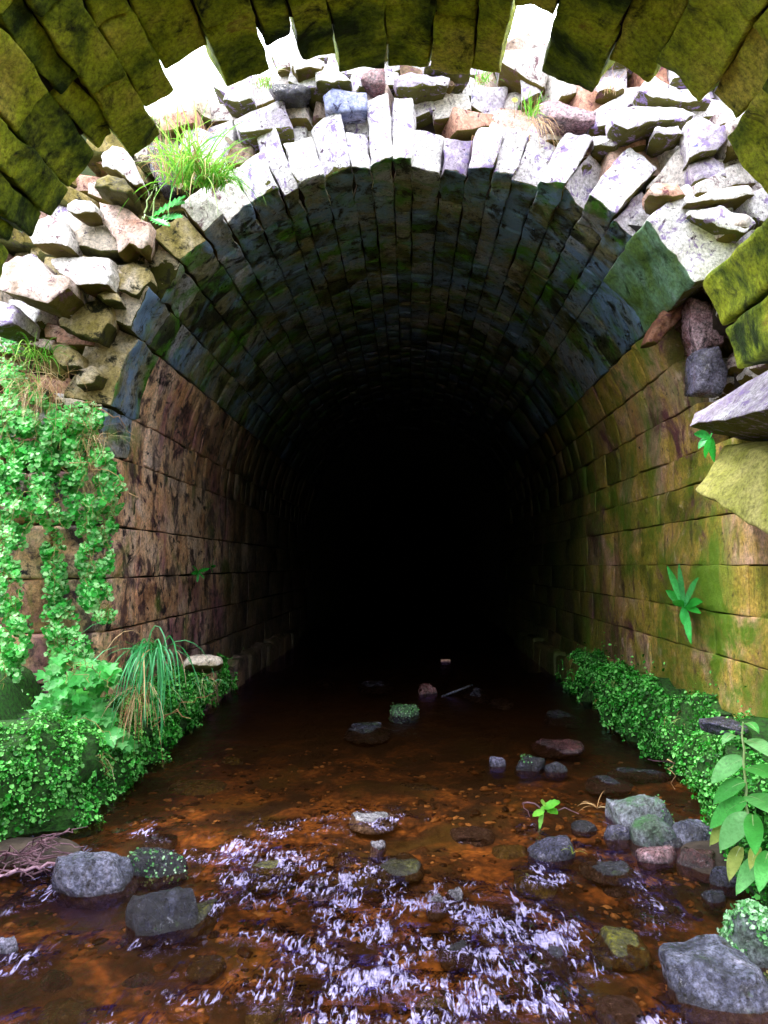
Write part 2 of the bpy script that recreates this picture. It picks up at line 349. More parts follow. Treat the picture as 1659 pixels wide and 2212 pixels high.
mx2 = m.N('ShaderNodeMixShader'); m.S(mx2.inputs[0], ff); m.t.links.new(mx.outputs[0], mx2.inputs[1]); m.t.links.new(fo.outputs[0], mx2.inputs[2])
m.t.links.new(mx2.outputs[0], m.out.inputs['Surface']); M['water'] = m.mat
M['jutolive'] = stone_mat('bright_olive_block', [(.3, (.10, .11, .01)), (.5, (.34, .36, .05)), (.75, (.6, .55, .2))], spots=[((.04, .05, .006), .6, .66, 7)], rough=.7)
M['mossbase'] = flat_mat('dark_moss_earth', (.012, .03, .006), (.03, .17, .012), .9, 40, 1.0)
M['palestalk'] = flat_mat('pale_green_stalk', (.4, .55, .2), (.6, .7, .4), .5)
M['twigpale'] = flat_mat('pale_twig', (.5, .32, .42), (.3, .15, .2), .5)
M['petal'] = flat_mat('yellow_petal', (.85, .7, .02), (.8, .55, .02), .5)
M['ground'] = flat_mat('grassy_earth', (.03, .05, .01), (.07, .10, .02), .95, 1.2, .8)
M['ivy'] = leaf_mat('ivy_leaf', (.012, .16, .02), (.09, .72, .11), (.58, .98, .48), .35, .35)
M['mleaf'] = leaf_mat('lobed_leaf', (.03, .26, .04), (.10, .55, .12), (.30, .74, .28), .4, .4)
M['moss'] = leaf_mat('liverwort_frond', (.006, .05, .004), (.035, .42, .035), (.30, .90, .22), .25, .25)
M['grass'] = leaf_mat('green_grass_blade', (.04, .26, .02), (.14, .50, .05), (.45, .75, .15), .45, .4, (.5, .9, .1))
M['bluegrass'] = leaf_mat('blue_green_grass_blade', (.02, .20, .05), (.06, .42, .14), (.18, .60, .30), .4, .35)
M['straw'] = leaf_mat('dry_straw', (.28, .13, .06), (.55, .36, .16), (.82, .68, .42), .7, .2, (.7, .5, .2))
M['stem'] = flat_mat('brown_stem', (.16, .09, .03), (.34, .30, .08), .7)
M['twig'] = flat_mat('wet_twig', (.05, .02, .035), (.26, .14, .18), .5)
M['palemoss'] = leaf_mat('pale_moss_frond', (.06, .30, .06), (.25, .60, .25), (.6, .85, .6), .35, .25)
M['fern'] = leaf_mat('glossy_fern_frond', (.02, .30, .03), (.05, .55, .08), (.15, .75, .25), .2, .3)
M['broad'] = leaf_mat('broad_leaf', (.05, .34, .05), (.12, .60, .12), (.38, .80, .34), .35, .35)
M['yellow'] = leaf_mat('yellowing_leaf', (.3, .4, .08), (.6, .62, .2), (.8, .6, .4), .5, .35)
# ------------------------------------------------------------------ the rear tunnel
tun = empty('stone_tunnel', (XC, 5.6, 0), 'dark vaulted stone tunnel behind the collapse, running back over the stream', 'tunnel')
YS = [(0, 5.55), (27, 6.0), (28, 4.95), (41, 4.95), (43, 5.2), (60, 5.45), (75, 5.62), (90, 5.68), (120, 5.66), (150, 5.62), (180, 5.65)]
shell = MB()   # joint backing just behind the stone faces
def shell_strip(mb, th0, th1, y0, y1, d=.05, st=3.0):
    ths = [th0 + (th1 - th0) * i / max(1, round((th1 - th0) / st)) for i in range(round((th1 - th0) / st) + 1)]
    return ths
ths = [i * 3 for i in range(61)]
def prof(d):
    L = [Vector((XC + RAD + d, 0, -.5)), Vector((XC + RAD + d, 0, 1.2))] + [vp(t, 0, RAD + d) for t in ths] + [Vector((XC - RAD - d, 0, 1.2)), Vector((XC - RAD - d, 0, -.5))]
    return L
def shell_mesh(d, ystart, yend, name, mat, parent, cap=False):
    mb = MB(); P = prof(d); n = len(P); vs = []
    tt = [0, 0] + ths + [180, 180]
    for p, t in zip(P, tt): vs.append((p.x, ystart(t), p.z))
    for p, t in zip(P, tt): vs.append((p.x, yend(t), p.z))
    fs = [(i, i + 1, n + i + 1, n + i) for i in range(n - 1)]
    if cap: fs.append(tuple(range(n, 2 * n)))
    mb.add(vs, fs); return mb.build(name, mat, parent)
shell_mesh(.05, lambda t: fcurve(t, YS) + .15, lambda t: 42, 'vault_backing', M['mortar'], tun, True)
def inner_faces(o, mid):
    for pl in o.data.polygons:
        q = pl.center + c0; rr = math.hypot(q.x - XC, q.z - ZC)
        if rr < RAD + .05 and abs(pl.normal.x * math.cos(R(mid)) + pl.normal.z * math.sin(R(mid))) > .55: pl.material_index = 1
vault = MB()
big = onV(1345, 490)[0], onV(1484, 605)[0]
bounds = [0, 9, 18, 27, 41.5]
while bounds[-1] < 128: bounds.append(bounds[-1] + random.uniform(3.6, 6.2))
for w in (7, 8, 9, 9.5): bounds.append(bounds[-1] + w)
bounds[-1] = 171; bounds.append(180)
bounds = [b for b in bounds if b <= 180]
random.seed(5)
for i in range(len(bounds) - 1):
    a, b = bounds[i], bounds[i + 1]; mid = (a + b) / 2; g = R(0); gap = .12
    y = fcurve(mid, YS) + random.uniform(-.10, .10)
    first = True; off = 0
    while y < 17:
        L = random.uniform(.2, .46) if mid > 41 else random.uniform(.4, .8)
        if y > 11: L *= 1.6
        inset = random.uniform(-.012, .016)
        if mid > 41.5 and first: L = random.uniform(.42, .6)
        if 27 < mid < 41.5 and first: L = 1.05; inset = -.02
        d1 = (.40 + random.uniform(-.13, .13)) if first and mid > 27 else .22
        if first and mid > 27:
            vb = MB(); mi = 0
            vblock(vb, a + gap, b - gap, y, y + L - .012, inset, d1, 11 if L < .9 else 16, .012, .030, mi=0, skew=random.uniform(-.07, .07))
            c0 = vp(mid, y, RAD)
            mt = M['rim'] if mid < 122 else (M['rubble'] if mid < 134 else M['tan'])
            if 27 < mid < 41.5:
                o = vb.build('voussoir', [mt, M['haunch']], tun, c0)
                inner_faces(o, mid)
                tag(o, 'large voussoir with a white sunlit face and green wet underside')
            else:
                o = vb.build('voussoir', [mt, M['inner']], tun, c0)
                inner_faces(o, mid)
        else:
            mi = 0
            if mid < 27: mi = 1
            if mid > 156: mi = 2
            vblock(vault, a + gap, b - gap, y, y + L - .012, inset, d1, 5 if y < 9 else 3, .010, .017, mi=mi)
        first = False; y += L
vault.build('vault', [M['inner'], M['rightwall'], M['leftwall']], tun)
def wall_side(side, courses, y0f, y1, mat, name, lens=(.55, 1.25), base=0):
    mb = MB()
    for z0, z1 in courses:
        y = y0f + random.uniform(-.04, .04) - random.uniform(0, .4) * (0 if side < 0 else 1)
        while y < y1:
            L = random.uniform(*lens); L = L if y < 10 else L * 1.6
            wblock(mb, side, z0 + (.007 if side < 0 else .003), z1 - (.007 if side < 0 else .003), y, y + L - .001, random.uniform(-.006, .006), .25, 10 if y < 8 else 4, .005, .011, mi=0)
            y += L
    return mb.build(name, [mat, M['innerwall']], tun)
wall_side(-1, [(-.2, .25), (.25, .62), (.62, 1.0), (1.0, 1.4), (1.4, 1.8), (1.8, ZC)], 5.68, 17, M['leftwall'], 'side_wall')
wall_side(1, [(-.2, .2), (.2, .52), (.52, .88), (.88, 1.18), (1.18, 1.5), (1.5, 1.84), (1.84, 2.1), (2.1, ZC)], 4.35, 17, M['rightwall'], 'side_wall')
# plinth courses along the foot of both walls
for side, y0 in ((-1, 5.5), (1, 4.3)):
    mb = MB(); y = y0
    while y < 14:
        L = random.uniform(.4, .8)
        wblock(mb, side, -.3, random.uniform(.26, .36), y, y + L - .02, -.16 + random.uniform(-.02, .02), .1, 6, .05, .03); y += L
    mb.build('plinth', M['leftwall'] if side < 0 else M['rightwall'], tun)
# rubble masonry of the broken end, above and beside the ring
random.seed(21)
fill = MB()
def ztop(x): return fcurve(x, [(-3.4, 4.0), (-2.6, 4.6), (-2.0, 5.1), (-1.4, 5.3), (-.8, 5.6), (0, 5.66), (.8, 5.6), (1.4, 5.5), (1.9, 5.45), (2.6, 5.0), (3.4, 4.6)])
z = 2.3
while z < 5.8:
    hgt = random.uniform(.07, .19); x = -3.4
    while x < 3.3:
        w = random.uniform(.14, .42); xm = x + w / 2; zm = z + hgt / 2
        r = math.hypot(xm - XC, zm - ZC); th = math.degrees(math.atan2(zm - ZC, xm - XC))
        yb = fcurve(min(180, max(27, th)), YS[2:]) + .12
        if r > RAD + .27 + w * .2 + random.uniform(0, .12) and zm < ztop(xm) + random.uniform(-.08, .05) and (xm < 0 or th > 22):
            if xm > 1.9 and zm < 3.0: x += w; continue
            yy = yb + random.uniform(-.12, .14); ra = R(random.gauss(0, 11)) - (.25 * (xm + .5) / 3 if abs(xm) > 1 else 0)
            Mr = Matrix.Rotation(ra, 3, 'Y') @ Matrix.Rotation(random.uniform(-.3, .3), 3, 'Z')
            c0 = Vector((xm, yy + .15, zm)); hw, hh = w * .49, hgt * .52
            ta = random.uniform(-.55, .55); hh *= random.uniform(.8, 1.35); hw *= random.uniform(.85, 1.2)
            block(fill, lambda u, v, w_, c0=c0, hw=hw, hh=hh, Mr=Mr, ta=ta: c0 + Mr @ Vector((u * hw, v * .17, w_ * hh * (1 + ta * u))), (w, .34, hgt), 5, .02, .028, 5.5,
                  mi=random.choice([0, 0, 0, 1, 1, 2]) if xm > -1.6 else random.choice([1, 3, 2, 3, 0]))
        x += w
    z += hgt
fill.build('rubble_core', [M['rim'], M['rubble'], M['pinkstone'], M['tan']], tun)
# big squared stones of the left end wall, facing the camera
endw = MB()
for z0, z1 in ((-.2, .25), (.25, .62), (.62, 1.0), (1.0, 1.4), (1.4, 1.8), (1.8, 2.2)):
    x = XC - RAD - .26 + .27
    while x > -3.7:
        w = random.uniform(.35, .6)
        c0 = Vector((x - w / 2, 5.66 + .15 + random.uniform(-.02, .02), (z0 + z1) / 2))
        block(endw, lambda u, v, w_, c0=c0, w=w: c0 + Vector((u * w * .488, v * .2, w_ * (z1 - z0) * .485)), (w, .4, z1 - z0), 7, .025, .02); x -= w
endw.build('end_wall', M['leftwall'], tun)
# soil behind the rubble
mb = MB(); nx, nzz = 60, 50; vs = []; fs = []
for j in range(nzz + 1):
    for i in range(nx + 1):
        x = -4.2 + 8.4 * i / nx; zz = -.5 + 5.6 * j / nzz; xm, zm = x, zz
        th = math.degrees(math.atan2(zm - ZC, xm - XC)); yb = fcurve(min(180, max(27, th)), YS[2:]) if zm > ZC else 5.65
        vs.append((x, yb + .33 + fbm(x, zz, 3, 2) * .05, min(zz, ztop(x) - .03)))
for j in range(nzz):
    for i in range(nx):
        x = -4.2 + 8.4 * (i + .5) / nx; zz = -.5 + 5.6 * (j + .5) / nzz
        inside = (math.hypot(x - XC, zz - ZC) < RAD + .17) if zz > ZC else abs(x - XC) < RAD + .12
        if inside or (x > 0 and zz < 2.6): continue
        a = j * (nx + 1) + i; fs.append((a, a + 1, a + nx + 2, a + nx + 1))
mb.add(vs, fs); mb.build('earth_core', M['soil'], tun)
# right haunch: rubble in the hole beside the vault end, haunch stones under the hole
mb = MB(); random.seed(8)
for k in range(90):
    th = random.uniform(2, 32); y = random.uniform(4.95, 6.15); s = random.uniform(.09, .2)
    p_ = vp(th, y, RAD + random.uniform(.26, .42))
    rock(mb, p_, (s * 1.8, s * 2, s * 1.2), k + 900, 3, .85, random.uniform(0, 3), .12, 0)
mb.build('rubble_core', M['rubble'], tun)
mb = MB(); nx, ny = 24, 24
mb.add([(XC + RAD + .46 + fbm(i, j, 2, .4) * .06 + max(0, j / ny * 5.2 - .5 - 3.2) * .12, 3.2 + 4.4 * i / nx, -.5 + 5.2 * j / ny) for j in range(ny + 1) for i in range(nx + 1)], [(j * (nx + 1) + i, j * (nx + 1) + i + 1, (j + 1) * (nx + 1) + i + 1, (j + 1) * (nx + 1) + i) for j in range(ny) for i in range(nx)])
mb.build('earth_core', M['soil'], tun)
# ------------------------------------------------------------------ the near arch
arch = empty('stone_arch', (XC, 3.2, 0), 'olive green stone arch overhead in the foreground with a ragged broken edge', 'arch')
E = [((0, 505), (65, 518)), ((67, 515), (88, 455)), ((90, 455), (155, 428)), ((147, 400), (212, 345)), ((220, 318), (262, 290)), ((268, 330), (345, 296)),
     ((310, 225), (378, 200)), ((360, 152), (452, 118)), ((485, 172), (575, 148)), ((578, 104), (637, 86)), ((648, 110), (716, 118)), ((735, 148), (818, 155)),
     ((855, 148), (930, 152)), ((932, 148), (1015, 152)), ((1017, 150), (1082, 152)), ((1100, 16), (1168, 20)), ((1190, 170), (1282, 200)), ((1308, 150), (1395, 182)), ((1412, 155), (1525, 197)),
     ((1530, 220), (1590, 262)), ((1535, 335), (1650, 352))]
cs = []
for p0, p1 in E:
    t0, y0 = onV(*p0); t1, y1 = onV(*p1); cs.append([max(t0, t1), min(t0, t1), (y0 + y1) / 2, (y0 - y1) / 2 if t0 < t1 else (y1 - y0) / 2])
cs.sort(key=lambda c: -(c[0] + c[1]))
# close the courses up against each other
for a, b in zip(cs, cs[1:]):
    m_ = (a[1] + b[0]) / 2; a[1] = m_ + .08; b[0] = m_ - .08
cs[-1][1] = 27.3
for a in cs: print('course', [round(q, 2) for q in a])
extra = [180, 172, 163, 153, cs[0][0] + .3]
ext = []
tt = 180
while tt > cs[0][0] + 4:
    w = random.uniform(6, 9); nt = max(tt - w, cs[0][0] + .3); ext.append([tt, nt + .5, 3.9, 0]); tt = nt
random.seed(33)
near = MB()
Y0 = 2.8
for hi, lo, ye, sk in ext + cs:
    mid = (hi + lo) / 2; y = ye; first = True
    while y > Y0:
        L = random.uniform(.38, .75)
        d0 = random.uniform(-.03, .03); d1 = .32
        if hi - lo < 1: break
        vblock(near, lo + .1, hi - .1, max(Y0 - .2, y - L) + .008, y, d0, d1, 12 if y > 2.8 else 6, .011, .026, rnd=random.random())
        y -= L; first = False
near.build('vault', M['olive'], arch)
# lower right haunch and walls of the near arch
nr = MB()
for (a, b, ye, ys) in ((18.2, 26.8, 4.93, 4.1), (18.2, 26.8, 4.09, 3.2), (18.2, 26.8, 3.19, 2.3), (10, 18, 4.86, 4.2), (10, 18, 4.19, 3.3), (10, 18, 3.29, 2.3), (0, 9.7, 4.3, 3.3), (0, 9.7, 3.29, 2.3)):
    vblock(nr, a + .2, b - .2, ys, ye, random.uniform(-.03, 0), .42, 12, .03, .022)
nr.build('haunch', M['olive'], arch)
for side, courses in ((-1, [(-.2, .3), (.3, .8), (.8, 1.3), (1.3, 1.8), (1.8, ZC)]), (1, [(-.2, .2), (.2, .52), (.52, .88), (.88, 1.18), (1.18, 1.5), (1.5, 1.84), (1.84, 2.1), (2.1, ZC)])):
    mb = MB()
    for z0, z1 in courses:
        y = 2.3; ye = 3.9 if side < 0 else 4.34
        while y < ye - .1:
            L = min(random.uniform(.5, .9), ye - y + .05); wblock(mb, side, z0 + .005, z1 - .005, y, y + L - .01, random.uniform(-.01, .01), .3, 5, .015, .012); y += L
    mb.build('side_wall', M['rightwall'] if side > 0 else M['leftwall'], arch)
def ynear(t):
    pts = sorted([((c[0] + c[1]) / 2, c[2]) for c in ext + cs]); pts = [(0, 4.3), (9.6, 4.3), (10, 4.85), (26.8, 4.93), (27.3, 3.9)] + pts
    return fcurve(t, pts) - .12
# smooth running minimum so that the backing never bridges an open notch
shell_mesh(.06, lambda t: 2.85, lambda t: min(ynear(max(0, t - 3)), ynear(t), ynear(min(180, t + 3))), 'vault_backing', M['mortar'], arch)
shell_mesh(.34, lambda t: 2.8, lambda t: min(ynear(max(0, t - 3)), ynear(t), ynear(min(180, t + 3))) - .12, 'arch_extrados', M['soil'], arch)
# ------------------------------------------------------------------ ground, bed, water
def terr(x, y):
    b = fbm(x, y, 0, .8) * .12 + fbm(x, y, 5, .15) * .6
    ax = abs(x + .1)
    chan = 3.15 if y > .5 else 3.15 + (0.5 - y) * .12
    side = max(0, min(1, (ax - chan) / (1.4 if x < 0 else 1.0)))
    top = (5.25 if y > 5 else 3.6 + max(0, y) * .25) if x > 0 else 2.9
    zz = -.6 + side * (top + .6) + b * side
    if y > 6.02: zz = 5.15 + b * .2 + max(0, y - 8) * .04 if y < 30 else 6.0 + b * .3
    if y < -4: zz = max(zz, -.6 + min(1, (-4 - y) / 4) * 7.8 + b)  # unseen rise behind the camera, added to keep sky light out of the tunnel
    if y < -4 and ax < chan: zz = max(zz, -.6 + min(1, (-4 - y) / 4) * 7.8 + b)
    return zz
xs = sorted(set([round(-5 + .22 * i, 3) for i in range(46)] + [-300, -150, -80, -40, -25, -16, -11, -8, -6.4, 6.4, 8, 11, 16, 25, 40, 80, 150, 300]))
ys = sorted(set([round(-8 + .35 * i, 3) for i in range(40)] + [6.0, 6.05, 6.3, 6.7, 7.2, 8, 9.5, 12, 16, 22, 30, 50, 90, 160, 300, -300, -150, -80, -40, -25, -16, -11]))
ys = [y for y in ys if not (5.8 < y < 6.0)]
mb = MB(); vs = [(x, y, terr(x, y)) for y in ys for x in xs]; fs = []; nx = len(xs)
for j in range(len(ys) - 1):
    for i in range(nx - 1):
        xm = (xs[i] + xs[i + 1]) / 2
        if ys[j] < 6.05 <= ys[j + 1] and abs(xm) < 3.9 : continue
        if ys[j] < 6.04 and ys[j + 1] > 6.0 and abs(xm) < 3.9: continue
        a = j * nx + i; fs.append((a, a + 1, a + nx + 1, a + nx))
mb.add(vs, fs); tag(mb.build('ground', M['ground']), kind='structure')
def bedz(x, y):
    return -.075 + fbm(x, y, 0, 1.4, 4) * .045 + (.10 if x > 1.6 and y < 4.6 else 0) * .5
mb = MB(); nx, ny = 130, 190; vs = []; fs = []
for j in range(ny + 1):
    for i in range(nx + 1):
        x = -3.3 + 6.6 * i / nx; y = -4.5 + 16 * j / ny; vs.append((x, y, bedz(x, y) + fbm(x, y, 7, 9, 3) * .02))
for j in range(ny):
    for i in range(nx): a = j * (nx + 1) + i; fs.append((a, a + 1, a + nx + 2, a + nx + 1))
b0 = len(vs); vs += [(-3.3, 10.8, -.32), (3.3, 10.8, -.32), (3.3, 42.2, -.32), (-3.3, 42.2, -.32)]; fs.append((b0, b0 + 1, b0 + 2, b0 + 3))
mb.add(vs, fs); tag(mb.build('stream_bed', M['bed']), kind='structure')
CH = [(600, 1870, 150, 60, .8), (480, 1935, 70, 35, 1), (700, 1915, 70, 45, 1), (790, 2080, 120, 70, 1), (620, 2090, 120, 50, .5), (800, 2190, 160, 60, 1), (640, 2160, 120, 60, .6), (970, 1935, 60, 35, .9),
      (1100, 1985, 110, 55, .9), (1010, 2040, 90, 35, .9), (1180, 2050, 90, 60, 1), (1050, 2110, 130, 60, .7), (1180, 1890, 60, 28, .8), (430, 2130, 140, 50, .4), (800, 1765, 90, 22, .7), (600, 1790, 120, 30, .4), (1000, 2180, 160, 50, .8),
      (850, 1970, 200, 60, .45), (340, 1800, 60, 18, .6), (330, 2040, 90, 30, .3), (1300, 2100, 100, 60, .35), (1300, 1870, 80, 20, .5), (660, 2110, 60, 16, 1), (1240, 2200, 100, 50, .5)]
cw = []
for (px, py, rx, ry, a) in CH:
    c = atZ(px, py); e = atZ(px + rx, py); t = atZ(px, py - ry); b = atZ(px, py + ry)
    cw.append((c.x, c.y, abs(e.x - c.x), abs(t.y - b.y) / 2, a))
nx, ny = 420, 420; X = np.linspace(-3.2, 3.2, nx + 1); Yv = 1.0 + (11.0) * (np.linspace(0, 1, ny + 1) ** 1.6)
GX, GY = np.meshgrid(X, Yv); A = np.full_like(GX, 0.02)
for (cx, cy, sx, sy, a) in cw: A += a * np.exp(-(((GX - cx) / sx) ** 2 + ((GY - cy) / sy) ** 2))
rs = np.random.RandomState(4); W = np.zeros_like(GX)
for k in range(60):
    lam = rs.uniform(.07, .28); ang = R(60) + rs.normal(0, 1.0); kx, ky = math.cos(ang), math.sin(ang)
    W += np.sin(2 * np.pi / lam * (GX * kx + GY * ky + .05 * np.sin(3 * GX + k)) + rs.uniform(0, 6.28)) * lam * .05
mod = np.array([[fbm(x, y, 2, 5, 2) for x in X[::4]] for y in Yv[::4]])
mod = np.array([np.interp(X, X[::4], r_) for r_ in mod]); mod = np.array([np.interp(Yv, Yv[::4], mod[:, i]) for i in range(nx + 1)]).T
fine = np.array([[fbm(x, y * .8, 9, 3.2, 3) for x in X[::3]] for y in Yv[::3]]); fine = np.array([np.interp(X, X[::3], r_) for r_ in fine]); fine = np.array([np.interp(Yv, Yv[::3], fine[:, i]) for i in range(nx + 1)]).T
A = np.clip(A * np.clip(.8 + 1.9 * mod, .05, 1.8) + np.clip((fine - .20) * 2.2, 0, .55) * np.clip((5.4 - GY) / 1.5, 0, 1), .02, 1.3)
Z = W * A * .11
vs = np.stack([GX, GY, Z], -1).reshape(-1, 3)
fs = [(j * (nx + 1) + i, j * (nx + 1) + i + 1, (j + 1) * (nx + 1) + i + 1, (j + 1) * (nx + 1) + i) for j in range(ny) for i in range(nx)]
base = len(vs); vs = list(map(tuple, vs.tolist())) + [(-3.2, 12, 0), (3.2, 12, 0), (3.2, 42, 0), (-3.2, 42, 0), (-3.2, -4.6, 0), (3.2, -4.6, 0), (3.2, 1, 0), (-3.2, 1, 0)]
fs += [(base, base + 1, base + 2, base + 3), (base + 4, base + 5, base + 6, base + 7)]
mb = MB(); mb.v = vs; mb.f = fs; mb.r = [0.5] * len(fs); mb.m = [0] * len(fs)
wo = mb.build('water', M['water']); tag(wo, kind='structure')
at = wo.data.attributes.new('chop', 'FLOAT', 'POINT'); at.data.foreach_set('value', list(A.reshape(-1)) + [0.02] * 8)
# gravel on the bed
random.seed(3)
mb = MB(); v1, f1 = ICO[2]
for k in range(15000):
    x = random.uniform(-2.9, 2.1); y = 1.6 + 5.4 * random.random() ** 1.3
    if fbm(x, y, 4, 1.6, 2) + random.uniform(-.3, .3) < -.02 or random.random() < (y - 4.5) / 2.5: continue
    s = random.choice([.005, .006, .007, .008, .010, .012, .016, .022]) * random.uniform(.8, 1.3); zz = bedz(x, y) - s * .05
    Mr = Matrix.Rotation(random.uniform(0, 3), 3, 'Z'); sx, sy, sz = s * random.uniform(.9, 1.7), s * random.uniform(.8, 1.3), s * random.uniform(.4, .7); sd = random.uniform(0, 99)
    mb.add([Vector((x, y, zz)) + Mr @ (Vector((v.x * sx, v.y * sy, v.z * sz)) * (1 + .6 * noise.noise(v * 1.3 + Vector((sd, 0, 0))))) for v in v1], f1)
tag(mb.build('gravel', M['pebble']), 'brown and orange pebbles scattered over the stream bed', None, None, 'stuff')
# ------------------------------------------------------------------ loose stones of the broken rim
def traced(px, Y, depth, mat, label, tilt=.3, group='loose stones of the broken rim', dome=.02, amp=.016, dx=0, dz=0, cat='stone', name='rubble_stone'):
    ring = [atY(x, y, Y) for x, y in px]; c = sum(ring, Vector()) / len(ring)
    mb = MB(); poly_stone(mb, ring, Vector((dx, depth, dz)), .022, .008, amp, tilt, dome)
    tag(mb.build(name, M[mat], None, c), label, cat, group)
random.seed(77)
T = traced
T([(0, 560), (20, 535), (65, 545), (105, 590), (150, 600), (150, 625), (118, 668), (60, 650), (0, 625)], 5.15, .5, 'rubble', 'big pale block jutting out at the far left, the largest above the ivy', .5)
T([(105, 552), (170, 545), (232, 552), (245, 590), (240, 625), (180, 625), (130, 590), (108, 570)], 5.35, .4, 'rubble', 'flat-topped block with olive underside, just right of the big pale block', .6)
T([(125, 690), (165, 650), (210, 640), (235, 660), (235, 700), (215, 740), (160, 722), (130, 705)], 5.45, .3, 'tan', 'squared olive stone at the tunnel corner under the flat-topped block', .3)
T([(205, 635), (232, 622), (250, 635), (262, 655), (225, 655)], 5.4, .25, 'tan', 'small thin wedge stone between the flat-topped block and the tunnel corner', .4)
T([(245, 570), (285, 562), (320, 585), (325, 605), (300, 645), (262, 630), (245, 605)], 5.5, .3, 'tan', 'grey green stone right of the flat-topped block, at the spring of the vault', .3)
T([(140, 470), (170, 455), (230, 470), (262, 505), (275, 545), (220, 550), (160, 535), (140, 500)], 5.5, .3, 'tan', 'rough brown speckled stone directly above the flat-topped block', .3)
T([(205, 425), (250, 435), (325, 480), (322, 520), (310, 548), (285, 530), (262, 555), (250, 520), (215, 470)], 5.42, .3, 'pinkstone', 'reddish pink triangular stone leaning above the left haunch', .3)
T([(62, 510), (80, 470), (95, 455), (130, 462), (152, 510), (150, 535), (120, 530), (75, 530)], 5.3, .3, 'rubble', 'pale pink stone wedged under the end of the overhead arch', .3)
T([(140, 440), (160, 425), (195, 430), (213, 450), (205, 465), (170, 468), (145, 455)], 5.3, .2, 'rubble', 'small oval stone with a dark purple fleck above the brown speckled stone', .3)
T([(205, 385), (225, 368), (265, 380), (290, 415), (280, 430), (235, 412), (208, 410)], 5.3, .3, 'tan', 'slanting slab with shadowed brown underside above the pink triangular stone', .5)
T([(215, 330), (240, 305), (262, 310), (285, 350), (310, 400), (300, 410), (255, 375), (220, 365)], 5.4, .3, 'rubble', 'long pale stone sloping down beside the large grass tuft', .3)
T([(320, 305), (345, 300), (360, 330), (372, 395), (350, 415), (325, 370), (318, 330)], 5.6, .3, 'darkrock', 'dark shadowed upright stone left of the large grass tuft', .1)
T([(-20, 640), (25, 655), (37, 672), (30, 705), (-20, 715)], 5.1, .4, 'rim', 'white stone at the left picture edge just above the ivy', .4)
T([(110, 745), (135, 738), (165, 760), (168, 790), (140, 800), (115, 775)], 5.45, .3, 'tan', 'tan rounded stone behind the dry grass on the end wall', .3)
T([(160, 796), (200, 788), (218, 806), (205, 832), (170, 838)], 5.5, .3, 'tan', 'thin brown stone with a moss edge at the corner above the ivy', .3)
T([(580, 108), (610, 95), (640, 88), (662, 110), (640, 150), (600, 142)], 5.75, .3, 'rim', 'pointed white stone on top of the rubble, left of the layered stone', .3)
T([(630, 118), (665, 112), (702, 128), (690, 150), (640, 162), (628, 140)], 5.6, .3, 'rubble', 'layered angular stone with a brown face under the overhead arch end', .4)
T([(680, 150), (720, 140), (745, 160), (760, 178), (720, 185), (683, 180)], 5.6, .25, 'rim', 'low white stone right of the layered stone', .3)
T([(785, 160), (800, 148), (830, 145), (832, 185), (800, 187), (780, 172)], 5.6, .25, 'redrock', 'dark brown stone below the narrow slot of sky', .1)
T([(697, 205), (715, 190), (790, 200), (795, 240), (740, 248), (700, 235)], 5.62, .2, 'bluestone', 'deep blue stained stone above the crown voussoirs', .1)
T([(575, 180), (640, 176), (668, 190), (655, 205), (590, 202)], 5.6, .25, 'darkrock', 'thin dark slab between the white stones left of the blue stone', .2)
T([(485, 190), (510, 170), (540, 180), (548, 212), (520, 228), (482, 214)], 5.6, .3, 'rim', 'lavender white stone right of the large grass tuft, over a dark hollow', .2)
T([(917, 130), (925, 118), (1015, 132), (1017, 155), (985, 160), (960, 150), (917, 148)], 5.6, .3, 'rim', 'flat white slab tilted on top of the rubble near the crown', .4)
T([(850, 165), (890, 152), (970, 165), (965, 187), (900, 197), (855, 190)], 5.62, .25, 'rim', 'long low white stone under the tilted white slab', .3)
T([(1130, 132), (1196, 112), (1208, 122), (1192, 160), (1130, 152)], 5.65, .25, 'rim', 'sharp white stone at the foot of the wide gap of sky', .3)
T([(1160, 222), (1200, 208), (1262, 235), (1290, 245), (1285, 265), (1215, 262), (1170, 247)], 5.35, .3, 'redrock', 'purple brown stone right of the small bright grass tuft', .3)
T([(1320, 250), (1345, 225), (1400, 215), (1480, 225), (1505, 245), (1480, 262), (1400, 272), (1345, 292), (1322, 276)], 5.15, .35, 'rim', 'large flat slab with a brown underside over the right haunch', .6)
T([(1292, 200), (1308, 160), (1335, 162), (1350, 190), (1330, 207)], 5.4, .3, 'rubble', 'small peaked stone under the arch end right of the purple stone', .3)
T([(1380, 192), (1405, 150), (1420, 165), (1460, 190), (1500, 213), (1528, 190), (1532, 225), (1470, 228), (1400, 218)], 5.25, .3, 'rim', 'jagged white stone with two peaks resting on the large flat slab', .3)
T([(1488, 258), (1520, 248), (1565, 275), (1592, 258), (1568, 300), (1545, 330), (1490, 345)], 5.0, .3, 'rim', 'tall white stone with a thin raised splinter, far right of the rubble', .2)
T([(1490, 350), (1540, 332), (1565, 352), (1562, 392), (1500, 398)], 5.05, .3, 'rim', 'white squared stone under the tall splintered stone', .3)
T([(1480, 440), (1540, 405), (1625, 393), (1628, 420), (1580, 432), (1500, 443)], 4.95, .3, 'rubble', 'brown undersided slab next to the right picture edge', .5)
T([(1490, 452), (1560, 440), (1620, 460), (1630, 485), (1602, 515), (1545, 490), (1500, 467)], 4.9, .3, 'rim', 'white wedge stone lying along the top of the haunch block', .4)
T([(1400, 410), (1420, 390), (1470, 395), (1480, 425), (1450, 437), (1410, 427)], 5.0, .25, 'pinkstone', 'rounded purple pink stone at the top corner of the large voussoir', .3)
T([(1280, 292), (1340, 286), (1362, 300), (1330, 320), (1285, 317)], 5.3, .25, 'rim', 'oval white stone just below the purple brown stone', .3)
